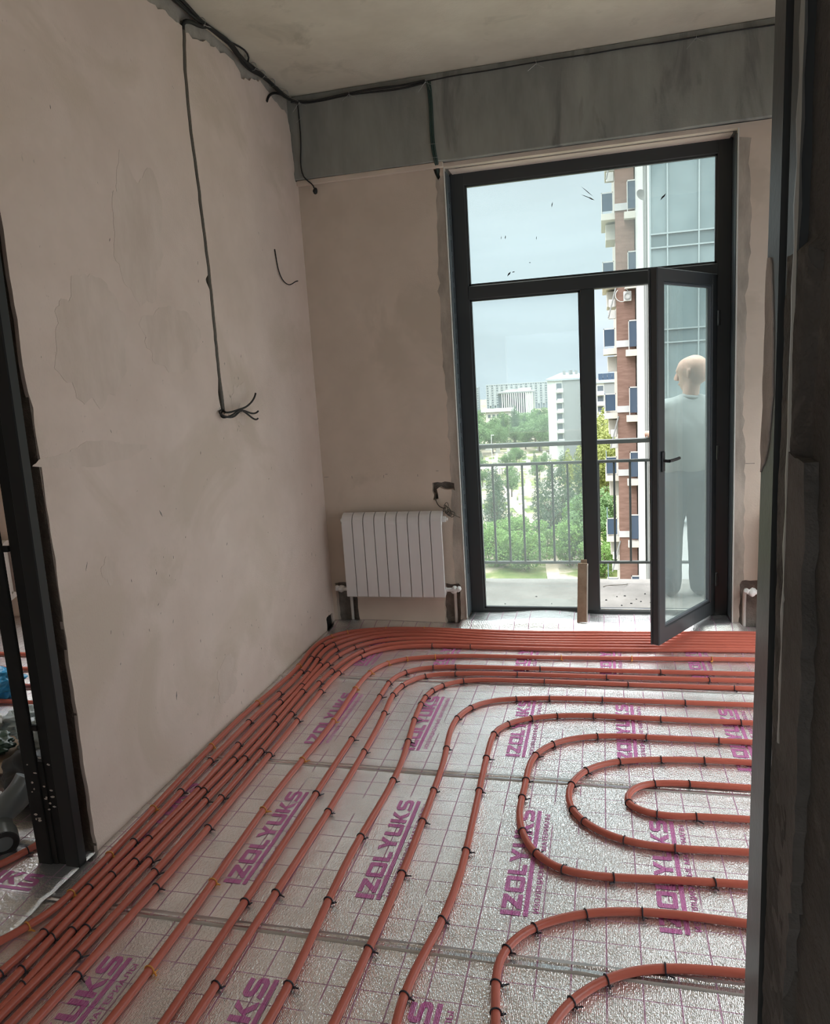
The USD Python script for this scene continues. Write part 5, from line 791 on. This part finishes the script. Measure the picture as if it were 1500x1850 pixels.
# near bushes and the clumps that the photograph shows one by one: (kind, x, y, height)
for kd, x, y, h, w, lb_ in (('bush', -13.2, 97, 7.2, 1.0, 'bright bushy tree behind the second and third balusters of the left pane'),
        ('bush', -10.2, 101, 8.0, 1.05, 'tallest bright bushy tree in the middle of the left lower pane'),
        ('bush', -8.3, 95, 7.4, 1.0, 'bright bushy tree just left of the sandy footpath'),
        ('bush', -14.8, 104, 6.5, 1.0, 'bright bushy tree at the left edge, behind the first baluster'),
        ('bush', -6.2, 103, 5.2, 0.9, 'small bright bush where the footpath disappears'),
        ('bush', -2.6, 97, 8.6, 0.9, 'bright bushy tree right of the footpath, beside the mullion'),
        ('bush', -1.2, 104, 10.5, 0.85, 'tall bright bushy tree half hidden by the mullion'),
        ('bush', -16.5, 98, 6, 1.0, 'low bright bush against the left window frame'),
        ('bush', -11.8, 110, 6.5, 1.0, 'bright bush peeping over the row of bushes on the left'),
        ('pine', -15.6, 118, 10.5, 0.9, 'dark pine at the far left, standing behind the bright bushes'),
        ('pine', -16.9, 121, 9.5, 0.9, 'smaller dark pine touching the leftmost one'),
        ('pine', -6.0, 108, 12.0, 0.95, 'tall dark pine left of the pair in front of the grey block'),
        ('pine', -4.3, 111, 12.5, 0.9, 'tallest dark pine, in front of the grey apartment block'),
        ('pine', -9.3, 124, 9, 0.8, 'slim dark pine among the graves behind the middle balusters'),
        ('pine', -2.4, 118, 11, 0.9, 'dark pine partly hidden by the window mullion'),
        ('round', 0.2, 100, 9.5, 1.0, 'leafy tree right behind the window mullion'),
        ('round', 2.0, 106, 11, 1.0, 'leafy tree at the foot of the brown clad tower'),
        ('bush', 1.8, 92, 6.5, 1.0, 'bright bush low in the open gap beside the tower'),
        ('bush', 3.5, 97, 7.5, 1.0, 'bright bush hidden behind the tower balconies'),
        ('willow', 0.6, 131, 15, 0.9, 'nearest yellow-green willow, left one in the open gap'),
        ('willow', 2.2, 136, 17, 0.9, 'yellow-green willow half behind the tower balconies'),
        ('willow', 1.2, 150, 18, 1.0, 'farthest and tallest yellow-green willow'),
        ('round', 0.0, 158, 11, 1.0, 'leafy tree behind the willows')):
    plant(kd, x, y, h, g.uniform(0, 360), w, lb_)
for k in range(96):                                  # the wooded slope
    y = g.uniform(238, 330); x = g.uniform(-.335, .075)*y
    if abs(x+8.2) < 8 and 222 < y < 240: continue
    if -52 < x < -36 and 310 < y < 345: continue
    kd = 'pine' if g.random() < .2 else 'round'; plant(kd, x, y, g.uniform(8.5, 13.), g.uniform(0, 360), g.uniform(.95, 1.3), ('dark pine' if kd == 'pine' else 'green leafy tree')+' of the wooded slope above the graves', ('pines' if kd == 'pine' else 'leafy trees')+' of the wooded slope')
for k in range(24):                                  # between the graves
    y = g.uniform(135, 235); x = g.uniform(-.24, .02)*y
    kd = 'pine' if g.random() < .35 else 'round'; plant(kd, x, y, g.uniform(4, 6.5), g.uniform(0, 360), 1., ('small dark pine' if kd == 'pine' else 'small leafy tree')+' standing among the gravestones', ('pines' if kd == 'pine' else 'leafy trees')+' among the graves')
for k in range(40):                                  # farther, up to the long slab
    y = g.uniform(360, 640); x = g.uniform(-.30, .05)*y
    plant('round', x, y, g.uniform(8, 11), g.uniform(0, 360), 1.5, 'distant leafy tree in front of the long housing slab', 'distant leafy trees')
plain('gravestone', (.44, .42, .385), .8)
gs = None
for k in range(190):
    y = g.uniform(128, 262); x = g.uniform(-.25, .03)*y
    if k == 0:
        m = cat_([bx(-.45, .45, -.11, .11, -.1, 1.15, .06), bx(-.6, .6, -.2, 1.6, -.1, .28, .04)]); loc = (x, y, float(gz(x, y)))
        gs = thing('gravestone', loc, 'small pale gravestone on the slope beyond the railing', 'gravestone', 'gravestones of the cemetery'); obj('headstone', m.apply_translation(loc), 'gravestone', gs)
    else: dup(gs, (x, y, float(gz(x, y))), g.normal(20, 25), (g.uniform(.8, 2.1), g.uniform(.8, 1.5), g.uniform(.8, 1.5)), 'small pale gravestone on the slope beyond the railing', 'gravestone', 'gravestones of the cemetery')
